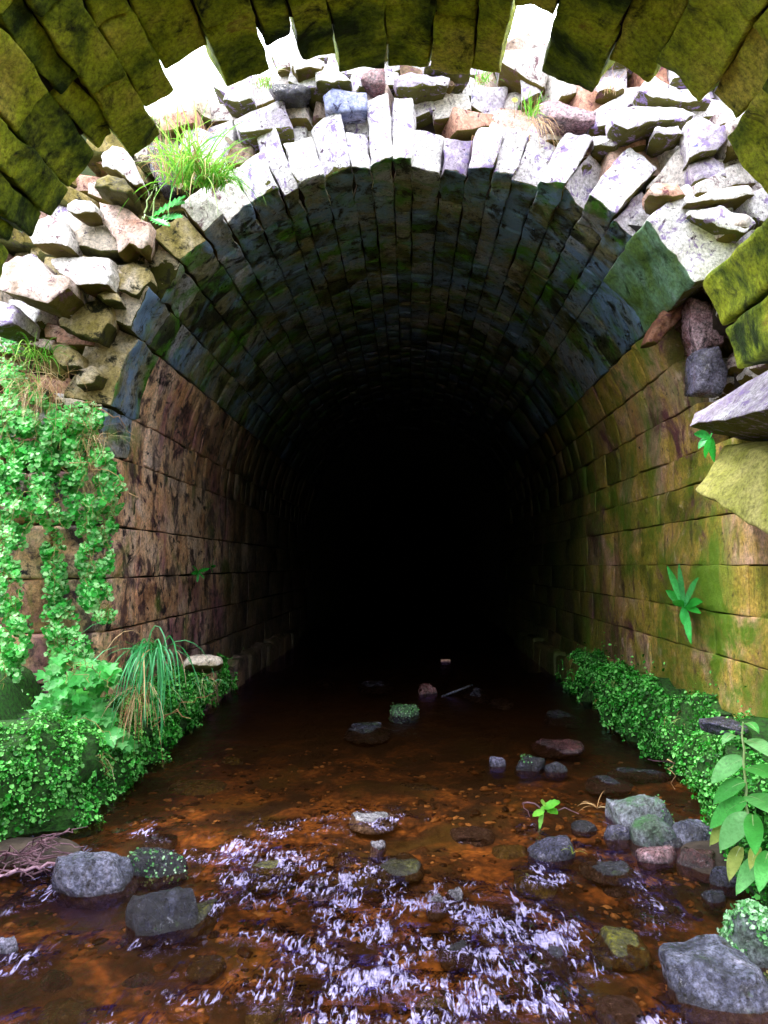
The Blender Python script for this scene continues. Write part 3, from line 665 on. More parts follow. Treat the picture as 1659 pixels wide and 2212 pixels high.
T([(1415, 275), (1470, 266), (1480, 290), (1430, 302), (1412, 292)], 5.1, .25, 'rim', 'small bright rectangular stone beneath the large flat slab', .3)
T([(1395, 742), (1410, 702), (1450, 650), (1486, 625), (1500, 640), (1490, 668), (1470, 692), (1420, 742)], 5.55, .3, 'pinkstone', 'purple pink stone showing under the large voussoir in the hole', .2)
T([(1495, 640), (1530, 650), (1560, 690), (1560, 740), (1510, 760), (1495, 700)], 5.3, .3, 'redrock', 'dark brown stone deep in the hole beside the haunch block', 0)
T([(1500, 760), (1555, 745), (1575, 800), (1560, 850), (1505, 845)], 5.2, .3, 'darkrock', 'nearly black stone at the bottom of the hole above the jutting slab', 0)
def corner_stone(name, pts, mat, label, n=12, amp=.02, rad=.015):
    P = [Vector(p) for p in pts]   # order: (-u,-v,-w),(+u,-v,-w),(-u,+v,-w),(+u,+v,-w) then the same for +w
    def f(u, v, w):
        u, v, w = (u + 1) / 2, (v + 1) / 2, (w + 1) / 2
        a = P[0].lerp(P[1], u).lerp(P[2].lerp(P[3], u), v); b = P[4].lerp(P[5], u).lerp(P[6].lerp(P[7], u), v)
        return a.lerp(b, w)
    mb = MB(); c = sum(P, Vector()) / 8
    block(mb, f, ((P[1] - P[0]).length, (P[2] - P[0]).length, (P[4] - P[0]).length), n, rad, amp, 5)
    return tag(mb.build(name, M[mat], None, c), label, 'stone', 'stones jutting from the right wall')
corner_stone('jutting_slab', [atX(1488, 922, 1.74), (2.5, 5.0, 2.22), atX(1710, 872, 1.74), (2.5, 3.3, 1.85),
                              atX(1500, 896, 1.86), (2.6, 5.0, 2.70), atX(1710, 765, 2.05), (2.6, 3.7, 2.8)], 'rim', 'long slab with a blinding white upper face jutting from the right wall')
corner_stone('jutting_block', [atX(1498, 1056, 1.74), (2.4, 4.95, 1.72), atX(1672, 1165, 1.80), (2.4, 3.7, 1.35),
                               atX(1568, 962, 1.95), (2.5, 4.9, 2.3), atX(1700, 985, 1.95), (2.5, 3.7, 2.3)], 'jutolive', 'tilted olive block with a bright edge, right under the white slab')
# ------------------------------------------------------------------ stones in the stream
def srock(bb, mat, label, seed, dep=.8, ang=.8, sink=.5, sub=4, rot=0, name='stream_stone', zb=None, amp=.1, group='stones in the stream', tiltx=0, flat=0, grow=1):
    x0, x1, yt, yb = bb; xc = (x0 + x1) / 2
    q = atZ(xc, yb); d0 = q.y; wd = (x1 - x0) / F * d0; dp = wd * dep; yc = d0 + dp * .42
    if flat:
        f_, b_ = atZ(xc, yb), atZ(xc, yt); yc = (f_.y + b_.y) / 2; dp = max(.05, b_.y - f_.y); d0 = yc
    wd = (x1 - x0) / F * yc; top = atY(xc, yt, yc).z; top = (flat if flat else max(top * .86, .018))
    hz = (2 * top * (1 + sink * .6)) if not flat else .22; c = Vector((atZ(xc, yb).x * yc / (atZ(xc, yb).y), yc, top - hz / 2)) if not flat else Vector((ray(xc, yb).x / ray(xc, yb).y * yc, yc, top - hz / 2))
    mb = MB(); rock(mb, c, (wd * 1.1 * grow, dp * 1.1 * grow, hz * 1.1 * grow), seed, sub, ang, rot, amp, tiltx=tiltx)
    o = mb.build(name, M[mat], None, c); tag(o, label, 'stone', group); return o, c, (wd, dp, top)
S = {}
SR = [
 ('L1', (129, 273, 1823, 1930), 'wetrock', 'big squarish blue grey stone beside the heap of twigs', 3),
 ('L2', (275, 397, 1815, 1893), 'wetrock', 'rough stone with pale moss along its front, next to the squarish stone', 14),
 ('L3', (280, 412, 1905, 2012), 'wetrock', 'large sharp-edged grey stone standing in the stream with a wet olive stone behind', 25),
 ('L3b', (380, 470, 1930, 2005), 'oliverock', 'flat olive brown stone touching the large sharp-edged grey stone', 36),
 ('L4', (-25, 32, 2010, 2062), 'wetrock', 'rounded grey stone cut off by the left picture edge', 41),
 ('L5', (310, 376, 1790, 1822), 'darkrock', 'small shiny stone behind the rough mossy stone', 52),
 ('C1', (740, 838, 1558, 1592), 'wetrock', 'low flat stone alone in the dark water under the mossy stone', 63),
 ('C2', (843, 903, 1514, 1548), 'mossrock', 'small stone with a bright green moss top in the dark water', 74),
 ('C3', (752, 858, 1742, 1778), 'whiterock', 'long flat white wet stone in mid stream', 85),
 ('C4', (808, 912, 1838, 1892), 'oliverock', 'rounded olive stone in mid stream next to the white pebble', 96),
 ('C5', (800, 834, 1812, 1838), 'whiterock', 'small white pebble perched behind the olive stone', 107),
 ('C6', (510, 640, 1842, 1905), 'oliverock', 'brown half-drowned boulder at the head of the ripples', 118),
 ('C7', (660, 715, 1880, 1925), 'whiterock', 'small pale stone in the white ripples', 121),
 ('R1', (1156, 1254, 1592, 1626), 'redrock', 'reddish flat layered stone in the dark water', 129),
 ('R2', (1110, 1180, 1622, 1665), 'wetrock', 'domed stone with a green cap of moss at its upper end', 131),
 ('R3', (1055, 1092, 1630, 1656), 'darkrock', 'small round dark stone left of the moss-capped stone', 142),
 ('R4', (1178, 1222, 1642, 1668), 'wetrock', 'small blue grey stone right of the moss-capped stone', 153),
 ('R5', (1270, 1364, 1672, 1700), 'darkrock', 'flat wet purple stone behind the large green stone', 164),
 ('R5b', (1318, 1440, 1652, 1674), 'darkrock', 'thin dark slab lying at the foot of the right moss bank', 175),
 ('R6', (1315, 1450, 1690, 1792), 'mossrock', 'largest green tinted stone of the heap near the right bank', 186),
 ('R7', (1365, 1458, 1752, 1828), 'mossrock', 'domed green grey stone leaning on the largest green one', 197),
 ('R8', (1452, 1538, 1745, 1825), 'wetrock', 'flat-topped purple grey stone on the bank behind the domed one', 201),
 ('R9', (1145, 1237, 1797, 1858), 'darkrock', 'smooth black wet stone with a trailing weed at its side', 212),
 ('R10', (1258, 1366, 1852, 1892), 'wetrock', 'low glistening stone in front of the stone heap', 223),
 ('R11', (1376, 1460, 1818, 1864), 'redrock', 'purple brown stone at the water edge below the domed one', 234),
 ('R12', (1470, 1560, 1812, 1882), 'redrock', 'brown lumpy stone at the right end of the heap', 245),
 ('R13', (1303, 1358, 1772, 1815), 'darkrock', 'small dark stone left of the domed green grey stone', 256),
 ('R13b', (1425, 1480, 1795, 1830), 'wetrock', 'small grey stone filling the gap in the middle of the heap', 258),
 ('R14', (1514, 1562, 1912, 1948), 'wetrock', 'small blocky stone standing alone in front of the heap', 267),
 ('R14b', (1538, 1600, 1860, 1915), 'darkrock', 'dark lump of stone under the broad-leaved plant', 268),
 ('R15', (1285, 1395, 2003, 2072), 'yellowrock', 'bright yellow algae covered stone in the water', 278),
 ('R16', (1450, 1672, 2040, 2182), 'wetrock', 'biggest smooth grey boulder in the bottom right corner with a white waterline', 289),
 ('R18', (1236, 1290, 1768, 1796), 'darkrock', 'small dark stone behind the floating seedling', 291),
 ('F1', (945, 1062, 2015, 2058), 'darkrock', 'dark slab with water breaking over it in the lower middle', 302),
 ('F2', (958, 1000, 1918, 1944), 'whiterock', 'shiny white stone, right one of a wet pair', 313),
 ('F3', (922, 960, 1930, 1958), 'whiterock', 'shiny white stone, left one of a wet pair', 324),
 ('F4', (1070, 1155, 1952, 2002), 'darkrock', 'blue black stone under the rapids right of the wet pair', 335),
 ('F5', (1130, 1240, 2035, 2095), 'darkrock', 'black stone just left of the yellow stone', 346),
 ('F6', (1110, 1205, 1862, 1912), 'oliverock', 'olive half-drowned stone in front of the smooth black one', 357),
 ('F7', (900, 985, 2130, 2185), 'oliverock', 'drowned olive stone at the bottom middle', 368),
 ('F8', (400, 480, 2040, 2085), 'oliverock', 'drowned olive stone in front of the large sharp-edged one', 379),
 ('F9', (1290, 1380, 2130, 2180), 'darkrock', 'drowned dark stone left of the bottom right boulder', 380),
 ('F10', (530, 610, 2150, 2200), 'oliverock', 'yellow brown drowned stone at the bottom edge', 391),
 ('D1', (778, 846, 1466, 1492), 'darkrock', 'dark flat stone far back in the tunnel gloom', 402),
 ('D2', (900, 942, 1468, 1500), 'redrock', 'upright brown stone far back beside the slate', 413),
 ('D3', (1000, 1052, 1482, 1510), 'darkrock', 'black stone behind the shiny thin one', 424),
 ('D4', (1058, 1112, 1506, 1520), 'wetrock', 'thin shiny stone at the water surface far back', 435),
 ('D5', (1175, 1250, 1532, 1562), 'darkrock', 'low dark stone in the shadow near the right bank', 446),
 ('D6', (684, 722, 1462, 1476), 'wetrock', 'thin pale stone farthest left in the tunnel gloom', 447),
]
SP = {k: dict(flat=v) for k, v in (('L3b', .04), ('L5', .03), ('C3', .03), ('C4', .035), ('C6', .015), ('C5', .04), ('C7', .03), ('R15', .04), ('F1', .02), ('F2', .03), ('F3', .03), ('F4', .015), ('F5', .02), ('F6', .015), ('F7', .006), ('F8', .004), ('F9', .004), ('F10', .005), ('D1', .03), ('D3', .03), ('D4', .02), ('D5', .03), ('D6', .02), ('R5', .03), ('R5b', .03), ('R10', .035), ('C1', .04), ('R1', .06))}
SP |= {'R16': dict(dep=.85, ang=.6, grow=1.1), 'L1': dict(grow=1.12), 'L3': dict(grow=1.15),  'R9': dict(ang=.5), 'R7': dict(ang=.5), 'R3': dict(ang=.3), 'R2': dict(sink=.2), 'R4': dict(ang=.3)}
for key, bb, mt, lb, sd in SR: S[key] = srock(bb, mt, lb, sd, sub=5 if key in ('L1', 'L2', 'L3', 'R6', 'R7', 'R16', 'R9', 'R8') else 4, **SP.get(key, {}))
# drowned stones on the bed: labelled by what they look like
random.seed(14)
for k, (px, py, w_, mt, lb) in enumerate([(120, 2110, 70, 'darkrock', 'dark drowned stone on the orange bed near the left edge'), (60, 2060, 60, 'oliverock', 'olive drowned stone just under the rounded edge stone'), (230, 1740, 90, 'oliverock', 'drowned olive stone off the corner of the left moss bank'),
        (430, 1690, 110, 'oliverock', 'broad drowned stone under the hanging grass tuft'), (450, 1800, 110, 'darkrock', 'black drowned stone behind the small shiny one'), (150, 2170, 110, 'oliverock', 'olive drowned stone in the bottom left corner'),
        (300, 2110, 60, 'darkrock', 'round drowned stone below the large sharp-edged stone'), (1350, 1910, 90, 'darkrock', 'brown drowned stone right of the glistening low stone'), (900, 1700, 90, 'oliverock', 'olive drowned stone up in the calm middle water'),
        (1020, 1790, 80, 'darkrock', 'drowned stone between the white flat stone and the seedling'), (500, 1637, 44, 'yellowrock', 'small yellow stone in the dark water under the left bank'), (1100, 1830, 70, 'oliverock', 'olive drowned stone left of the smooth black one'),
        (1420, 1960, 110, 'oliverock', 'wide drowned stone in the shallows near the right edge'), (750, 1850, 50, 'redrock', 'reddish drowned stone between the olive stone and the ripples')]):
    q = atZ(px, py, -.05); wd = w_ / F * q.y; mb = MB(); c = Vector((q.x, q.y, -.115))
    rock(mb, c, (wd * 1.2, wd, .17), 500 + k, 4, .5, 0, .1, keep=True); tag(mb.build('drowned_stone', M[mt], None, c), lb, 'stone', 'drowned stones on the bed')
# slate and brick scrap far back
mb = MB(); c = atZ(988, 1492, .05); dr = Vector((.22, .3, .02))
block(mb, lambda u, v, w_: c + Vector((.16 * u + .03 * v, .06 * u + .04 * v, .05 * u + .012 * w_)), (.32, .08, .024), 5, .004, .006)
tag(mb.build('slate', M['wetrock'], None, c), 'slanted blue slate lying far back in the dark water', 'slate')
mb = MB(); c = atZ(962, 1427, .0); block(mb, lambda u, v, w_: c + Vector((.075 * u, .04 * v, .02 * w_)), (.15, .08, .06), 5, .006, .006)
tag(mb.build('brick', M['pinkstone'], None, c), 'small orange brick piece far back in the tunnel', 'brick')
# ------------------------------------------------------------------ leaves
def basis(n, up):
    n = n.normalized(); x = up.cross(n)
    if x.length < 1e-4: x = Vector((1, 0, 0)).cross(n)
    x.normalize(); return x, n.cross(x), n
SH = {'round': [(0, 0), (.38, -.08), (.55, .3), (.34, .55), (.2, .78), (0, .7), (-.2, .78), (-.34, .55), (-.55, .3), (-.38, -.08)],
      'maple': [(0, 0), (.3, -.1), (.62, .12), (.42, .34), (.66, .66), (.28, .62), (.0, 1.05), (-.28, .62), (-.66, .66), (-.42, .34), (-.62, .12), (-.3, -.1)],
      'tiny': [(0, 0), (.5, .35), (.25, .9), (-.3, .85), (-.5, .3)]}
def leaf(mb, p, n, up, s, shape='round', cup=.25, rnd=None, mi=0):
    x, y, z = basis(n, up); pts = SH[shape]; c = p + y * (.4 * s) - z * (cup * s * .35)
    vs = [c] + [p + x * (a * s) + y * (b * s) + z * (cup * s * (abs(a) * .8 - .12)) for a, b in pts]
    mb.add(vs, [(0, 1 + i, 1 + (i + 1) % len(pts)) for i in range(len(pts))], rnd, mi)
def rv(s=1.0): return Vector((random.gauss(0, s), random.gauss(0, s), random.gauss(0, s)))
def tube(mb, pts, r0, r1, k=4, mi=0, rnd=None):
    vs = []; fs = []
    for i, p in enumerate(pts):
        t = (pts[min(i + 1, len(pts) - 1)] - pts[max(i - 1, 0)]).normalized(); a = t.orthogonal().normalized(); b = t.cross(a)
        r = r0 + (r1 - r0) * i / (len(pts) - 1)
        for j in range(k): an = 2 * math.pi * j / k; vs.append(p + a * (math.cos(an) * r) + b * (math.sin(an) * r))
    for i in range(len(pts) - 1):
        for j in range(k): fs.append((i * k + j, i * k + (j + 1) % k, (i + 1) * k + (j + 1) % k, (i + 1) * k + j))
    mb.add(vs, fs, rnd, mi)
def wander(a, b, n=8, sag=.0, j=.02):
    return [a.lerp(b, i / n) + rv(j) * (1 if 0 < i < n else 0) - Vector((0, 0, sag * math.sin(math.pi * i / n))) for i in range(n + 1)]
def blade(mb, base, d, length, width, droop=1.0, n=6, rnd=None, mi=0):
    """grass blade: starts along d and bends down"""
    p = base.copy(); v = d.normalized(); side = v.cross(Vector((0, 0, 1)));
    side = side.normalized() if side.length > 1e-3 else Vector((1, 0, 0)); side = (side + rv(.35)).normalized(); vs = []; fs = []
    for i in range(n + 1):
        w_ = width * (1 - (i / n) ** 2.2) * .5 + .0004
        vs += [p + side * w_, p - side * w_]
        p = p + v * (length / n); v = (v + Vector((0, 0, -droop / n))).normalized()
    for i in range(n): a = 2 * i; fs.append((a, a + 1, a + 3, a + 2))
    mb.add(vs, fs, rnd, mi)
def tuft(name, base, n, length, spread, dirn, mats, label, cat='grass', width=.008, droop=1.4, group=None, dry=.25, brad=.03):
    t = empty(name, base, label, cat, group); g = MB(); d = MB()
    for i in range(n):
        dv = Vector(dirn) + rv(spread); bp = base + Vector((random.gauss(0, brad), random.gauss(0, brad * .6), random.gauss(0, brad * .3)))
        isdry = random.random() < dry
        blade(d if isdry else g, bp, dv, length * random.uniform(.45, 1.1), width * random.uniform(.5, 1.1) * (.6 if isdry else 1), droop * random.uniform(.6, 1.5), 7)
    if g.f: g.build('green_blades', M[mats[0]], t, base)
    if d.f: d.build('dry_blades', M[mats[1]], t, base)
    return t
# trailing ivy over the end wall
def ivy(name, clumps, label, base_px, Yb=5.5, size=.034, stems=10, shape='round', mat='ivy', thick=.22, seed=1, dens=1.0):
    random.seed(seed); base = atY(base_px[0], base_px[1], Yb); t = empty(name, base, label, 'creeper'); f = MB(); st = MB()
    for (cx, cy, rx, ry, n) in clumps:
        for i in range(int(n * dens)):
            while True:
                a, b = random.uniform(-1, 1), random.uniform(-1, 1)
                if a * a + b * b < 1 : break
            px, py = cx + a * rx, cy + b * ry
            cl = noise.noise(Vector((px * .028, py * .028, seed)))
            if cl < -.2 + random.uniform(-.18, .1): continue
            bul = thick * (1 - (a * a + b * b) * .7) * (.45 + .9 * max(0, cl + .3))
            p = atY(px, py, Yb - bul * random.uniform(.3, 1.0) + .03)
            nrm = Vector((random.gauss(.1, .45), -1, random.gauss(.75, .5)))
            leaf(f, p, nrm, Vector((random.gauss(0, .6), 0, -1)), size * random.choice([.5, .7, .8, .9, 1.0, 1.35]) * random.uniform(.85, 1.1), shape, .35)
    for i in range(stems):
        c = random.choice(clumps); a = atY(c[0] + random.uniform(-.6, .6) * c[2], c[1] - c[3] * .9, Yb - .03); b = atY(c[0] + random.uniform(-1, 1) * c[2], c[1] + c[3] * random.uniform(.5, 1.2), Yb - thick * .8)
        tube(st, wander(a, b, 9, .0, .022), .0035, .0015); a2 = atY(c[0] + random.uniform(-1, 1) * c[2], c[1] - c[3] * .5, Yb - thick); tube(st, wander(a2, atY(c[0] + random.uniform(-1.2, 1.2) * c[2], c[1] + c[3] * random.uniform(.2, 1.1), Yb - thick * 1.15), 9, -.03, .02), .003, .0012)
    st.r = st.r
    f.build('foliage', M[mat], t, base); st.build('stems', M['stem'], t, base); return t
ivy('trailing_ivy', [(40, 900, 70, 90, 1500), (110, 935, 100, 65, 1500), (70, 1010, 100, 80, 1700), (180, 1010, 70, 60, 1100), (225, 1065, 50, 50, 600), (20, 1090, 60, 80, 900), (120, 1090, 60, 50, 500), (20, 780, 35, 60, 260), (185, 900, 40, 35, 260)],
    'dense curtain of small round-leaved ivy spilling over the left end wall', (80, 880), size=.036, seed=2, stems=26, thick=.35)
ivy('trailing_ivy', [(210, 1140, 42, 50, 560), (205, 1210, 38, 55, 560), (205, 1280, 36, 40, 380), (225, 1325, 22, 22, 120)],
    'narrow hanging strand of ivy along the tunnel corner', (210, 1100), size=.034, seed=3, stems=8, thick=.18)
ivy('trailing_ivy', [(115, 1180, 26, 40, 260), (115, 1250, 30, 50, 380), (130, 1340, 40, 50, 420), (150, 1400, 50, 40, 360)],
    'thin middle strand of ivy crossing the big wall stones', (115, 1150), size=.034, seed=4, stems=8, thick=.18)
ivy('trailing_ivy', [(15, 1180, 40, 60, 480), (15, 1270, 35, 70, 480), (25, 1370, 45, 70, 560), (15, 1470, 35, 60, 380), (20, 1560, 60, 50, 500)],
    'ivy strand running down along the left picture edge', (15, 1130), size=.034, seed=5, stems=8, thick=.3, Yb=5.4)
ivy('lobed_leaf_plant', [(150, 1450, 55, 35, 90), (215, 1455, 45, 30, 70), (150, 1510, 70, 45, 130), (200, 1570, 60, 45, 100), (120, 1590, 50, 50, 90), (60, 1640, 60, 50, 90), (180, 1650, 60, 40, 40), (100, 1720, 70, 30, 30), (260, 1590, 40, 40, 24)],
    'bright plant with star-shaped lobed leaves at the foot of the end wall', (170, 1560), size=.085, seed=6, stems=12, thick=.5, shape='maple', mat='mleaf', Yb=5.25)
# moss banks
def moss_bank(wl, topz, recede, label, seed, n, ledge, sgn, zbot=.03, leafs=.0135, name='moss_bank', rough=1.6):
    random.seed(seed); W_ = [atZ(*p) for p in wl]; L = [0]
    for a, b in zip(W_, W_[1:]): L.append(L[-1] + (b - a).length)
    def at(t):
        s = t * L[-1]
        for i in range(len(W_) - 1):
            if s <= L[i + 1] or i == len(W_) - 2: return W_[i].lerp(W_[i + 1], (s - L[i]) / (L[i + 1] - L[i]))
    def surf(t, v):
        p = at(t); a = v * R(118) - R(28); tz = topz(t) if callable(topz) else topz
        o = Vector((sgn * recede * (1 - math.cos(max(0, a)) + .10 * (1 - math.cos(min(0, a)))), 0, 0))
        q = Vector((p.x, p.y, 0)) + o; q.z = zbot + (tz - zbot) * (math.sin(a) + math.sin(R(28))) / (1 + math.sin(R(28)))
        if v > .97: q.z -= .04; q.x += sgn * .8
        cl = noise.noise_vector(q * 4.2 + Vector((seed, 0, 0))); cl2 = noise.noise_vector(q * 11 + Vector((seed, 0, 0)))
        return q + Vector((cl.x * .10 - sgn * .05, cl.y * .05, cl.z * .08)) * rough + cl2 * .045 * rough
    nt_, nv = 90, 18; mb = MB(); vs = [surf(i / nt_, j / nv) for j in range(nv + 1) for i in range(nt_ + 1)]
    mb.add(vs, [(j * (nt_ + 1) + i, j * (nt_ + 1) + i + 1, (j + 1) * (nt_ + 1) + i + 1, (j + 1) * (nt_ + 1) + i) for j in range(nv) for i in range(nt_)])
    mb.add([surf(i / nt_, 0) + Vector((sgn * .12 * k, 0, -.3 * k)) for k in (0, 1) for i in range(nt_ + 1)], [(i, i + 1, nt_ + 2 + i, nt_ + 1 + i) for i in range(nt_)])
    o = mb.build(name, M['mossbase']); tag(o, label[0], kind='structure')
    f = MB(); n = int(n * 1.5)
    for i in range(n):
        t, v = random.random(), random.random() ** .9; p = surf(t, v)
        if noise.noise(p * 3.1 + Vector((seed * 2, 0, 0))) < -.40: continue
        e = .01; du = surf(min(1, t + e), v) - surf(max(0, t - e), v); dv = surf(t, min(1, v + e * 2)) - surf(t, max(0, v - e * 2)); nn = du.cross(dv)
        if nn.length < 1e-9: continue
        nn.normalize()
        if nn.x * sgn > 0: nn = -nn
        s = leafs * random.choice([.6, .8, 1, 1.2, 1.5, 2.1]) * (1.0 if p.y < 6 else 1.3)
        if v < .12 and random.random() < .5: p = p - Vector((0, 0, random.uniform(0, .05)))
        if v > .9 and random.random() < .25: p = p + Vector((0, 0, random.expovariate(18)))
        leaf(f, p + nn * random.uniform(-.004, .035), nn + rv(.55) + Vector((0, -.2, .3)), Vector((random.gauss(0, .6), random.gauss(0, .6), -.6)), s, 'tiny', .5)
    tag(f.build('moss', M['moss']), label[1], kind='stuff'); return surf
moss_bank([(1225, 1462), (1260, 1497), (1340, 1565), (1430, 1635), (1520, 1700), (1560, 1770), (1600, 1850), (1665, 1925), (1760, 2020)], lambda t: fcurve(t, [(0, .34), (.3, .5), (.6, .56), (1, .5)]), .22,
          ('dark earth bank under the moss along the right wall', 'bright green liverwort covering the bank along the right wall'), 7, 26000, 0, 1)
moss_bank([(545, 1415), (500, 1462), (410, 1550), (330, 1625), (250, 1690), (180, 1745), (120, 1790), (0, 1812), (-140, 1850)], lambda t: fcurve(t, [(0, .22), (.25, .36), (.5, .5), (.8, .52), (1, .6)]), .34,
          ('dark earth bank under the moss along the left wall', 'bright green liverwort covering the bank along the left wall'), 8, 44000, 0, -1, leafs=.0145)
# bank fill behind the left moss, up to the end wall
mb = MB(); vs = []; nx, ny = 40, 30
for j in range(ny + 1):
    for i in range(nx + 1):
        x = -3.9 + 2.0 * i / nx; y = 3.9 + 2.0 * j / ny; e = max(0, min(1, (-2.35 + .12 * (4.9 - y) - x) / .5 + .35)); vs.append((x, y, -.3 + e * (.95 + .25 * (-2.4 - x)) + fbm(x, y, 3, 4, 3) * .08))
mb.add(vs, [(j * (nx + 1) + i, j * (nx + 1) + i + 1, (j + 1) * (nx + 1) + i + 1, (j + 1) * (nx + 1) + i) for j in range(ny) for i in range(nx)])
tag(mb.build('bank', M['mossbase']), 'dark earth slope at the foot of the left end wall', kind='structure')
# stones showing through the banks
for (px, py, Y, dm, mt, lb, sd) in ((80, 1590, 4.95, (.36, .26, .30), 'wetrock', 'grey stone half buried in the leaves of the left bank', 801), (440, 1432, 6.0, (.30, .3, .17), 'tan', 'olive ledge stone at the far end of the left moss bank', 802),
                                    (1560, 1568, 4.55, (.24, .3, .10), 'darkrock', 'dark stone on top of the right moss bank', 804)):
    c = atY(px, py, Y); mb = MB(); rock(mb, c, dm, sd, 4, .7, 0, .1, keep=True); tag(mb.build('bank_stone', M[mt], None, c), lb, 'stone', 'stones in the banks')
random.seed(55)
for (bx, by, X, lb) in ((1330, 1478, 1.98, 'dry grass wisp at the back of the right moss bank'), (1480, 1560, 1.95, 'dry grass wisp in the middle of the right moss bank'), (1590, 1640, 1.85, 'grass wisp above the broad-leaved plant')):
    tuft('grass_tuft', atX(bx, by, X), 22, .16, .6, (-.5, -.4, .6), ('grass', 'straw'), lb, width=.005, droop=2.2, dry=.7, brad=.05)
for (px, py, Y, lb) in ((60, 1650, 4.6, 'straggling grass on the near left bank'), (200, 1640, 4.8, 'thin dead grass low on the left bank'), (440, 1470, 5.9, 'sparse grass far along the left bank')):
    tuft('grass_tuft', atY(px, py, Y), 26, .2, .6, (.4, -.6, .5), ('bluegrass', 'straw'), lb, width=.006, droop=2.2, dry=.6, brad=.06)
# mossy boulder at the right edge
def moss_on(o, c, dims, n, size=.012, seed=1, cond=lambda p: True, name='moss_patch'):
    random.seed(seed); f = MB(); me = o.data; polys = me.polygons
    for i in range(n):
        pl = polys[random.randrange(len(polys))]; p = pl.center + o.location
        if pl.normal.z < -.2 or not cond(p): continue
        leaf(f, p + rv(size * .5) + pl.normal * .004, pl.normal + rv(.5), rv(1), size * random.uniform(.6, 1.4), 'tiny', .4)
    if f.f: f.build(name, M['palemoss'], o, o.location)['kind'] = 'stuff'
o, c, d = srock((1578, 1700, 1935, 2092), 'mossrock', 'moss covered boulder cut by the right picture edge', 601, ang=.5)
moss_on(o, c, d, 5200, .017, 61, lambda p: noise.noise(p * 7) > -.25)
for key, fn, n in (('L2', lambda p: p.y < S['L2'][1].y and p.z < .09, 900), ('C2', lambda p: True, 900), ('R2', lambda p: p.x < S['R2'][1].x and p.z > .06, 700), ('R6', lambda p: p.x > S['R6'][1].x + .08 and p.y < S['R6'][1].y and p.z < .18, 900)):
    moss_on(S[key][0], S[key][1], S[key][2], n, .011, 62, fn)
# grass tufts
random.seed(90)
tuft('grass_tuft', atY(415, 395, 5.2), 170, .62, .42, (0.0, -.35, 1.0), ('grass', 'straw'), 'largest bright grass tuft growing from the broken rim on the left', width=.011, droop=1.9, dry=.3, brad=.09)
tuft('grass_tuft', atY(455, 400, 5.25), 110, .5, .35, (.75, -.4, .8), ('grass', 'straw'), 'arching yellow green tuft leaning right from the broken rim', width=.011, droop=2.2, dry=.12, brad=.06)
tuft('grass_tuft', atY(360, 380, 5.3), 60, .6, .2, (-.2, -.1, 1.0), ('grass', 'straw'), 'tall dry stalks standing left of the largest bright tuft', width=.005, droop=.5, dry=.9, brad=.05)
tuft('grass_tuft', atY(570, 188, 5.5), 40, .3, .5, (0, -.4, .8), ('grass', 'straw'), 'thin sparse grass on the rubble right of the pale hollow stone', width=.006, droop=1.6, dry=.4)
tuft('grass_tuft', atY(1045, 178, 5.5), 46, .16, .55, (0, -.4, .8), ('grass', 'straw'), 'short green tuft under the overhead arch near the crown', width=.006, droop=1.6, dry=.2)
tuft('grass_tuft', atY(1145, 250, 5.3), 50, .2, .4, (0, -.4, .9), ('grass', 'straw'), 'small bright tuft left of the purple brown stone', width=.006, droop=1.6, dry=.3)
tuft('grass_tuft', atY(1160, 262, 5.28), 46, .45, .18, (.15, -.5, -.3), ('grass', 'straw'), 'dry grass hanging down over the voussoirs below the small bright tuft', width=.004, droop=1.5, dry=.97)
tuft('grass_tuft', atY(1035, 300, 5.4), 30, .34, .15, (.05, -.5, -.2), ('grass', 'straw'), 'dry grass hanging between two voussoirs right of the crown', width=.004, droop=1.8, dry=1.0)
tuft('grass_tuft', atY(1315, 200, 5.2), 30, .22, .3, (0, -.3, .9), ('grass', 'straw'), 'dry tuft on the small peaked stone under the arch end', width=.004, droop=1.0, dry=.95)
tuft('grass_tuft', atY(330, 1415, 5.45), 90, .75, .28, (.1, -.7, .55), ('bluegrass', 'straw'), 'long blue green grass drooping over the left moss bank', width=.014, droop=3.4, dry=.12, brad=.06)
tuft('grass_tuft', atY(305, 1490, 5.3), 70, .5, .25, (0, -.5, .0), ('bluegrass', 'straw'), 'withered straw hanging below the long blue green grass', width=.008, droop=2.2, dry=.95, brad=.04)
tuft('grass_tuft', atY(75, 770, 5.3), 80, .3, .5, (0, -.4, .4), ('grass', 'straw'), 'green grass clump on the ledge over the ivy', width=.008, droop=2.0, dry=.1, brad=.08)
tuft('grass_tuft', atY(90, 830, 5.2), 170, .34, .6, (0.1, -.5, -.1), ('grass', 'straw'), 'tangled red brown dead grass hanging in the ivy', width=.005, droop=1.4, dry=.98, brad=.09)
tuft('grass_tuft', atY(205, 945, 5.25), 90, .26, .6, (.35, -.3, 0), ('grass', 'straw'), 'small curled dead grass at the tunnel corner', width=.004, droop=1.2, dry=1.0, brad=.05)
# loose tendrils
for (a, b, lb) in (((180, 870), (290, 940), 'long tan tendril curling out from the tunnel corner'), ((150, 1000), (300, 1075), 'thin green tendril reaching over the stained wall'), ((330, 1570), (458, 1498), 'bare yellow stalk reaching out over the water, upper one'), ((330, 1560), (412, 1552), 'bare yellow stalk reaching out over the water, lower one'),
                   ((1445, 1640), (1458, 1705), 'pale root hanging from the right moss bank')):
    p0, p1 = atY(a[0], a[1], 5.2), atY(b[0], b[1], 5.1); mb = MB(); tube(mb, wander(p0, p1, 9, -.05, .014), .004, .0018, 5)
    tag(mb.build('tendril', M['straw'], None, p0), lb, 'stalk', 'bare stalks and tendrils')
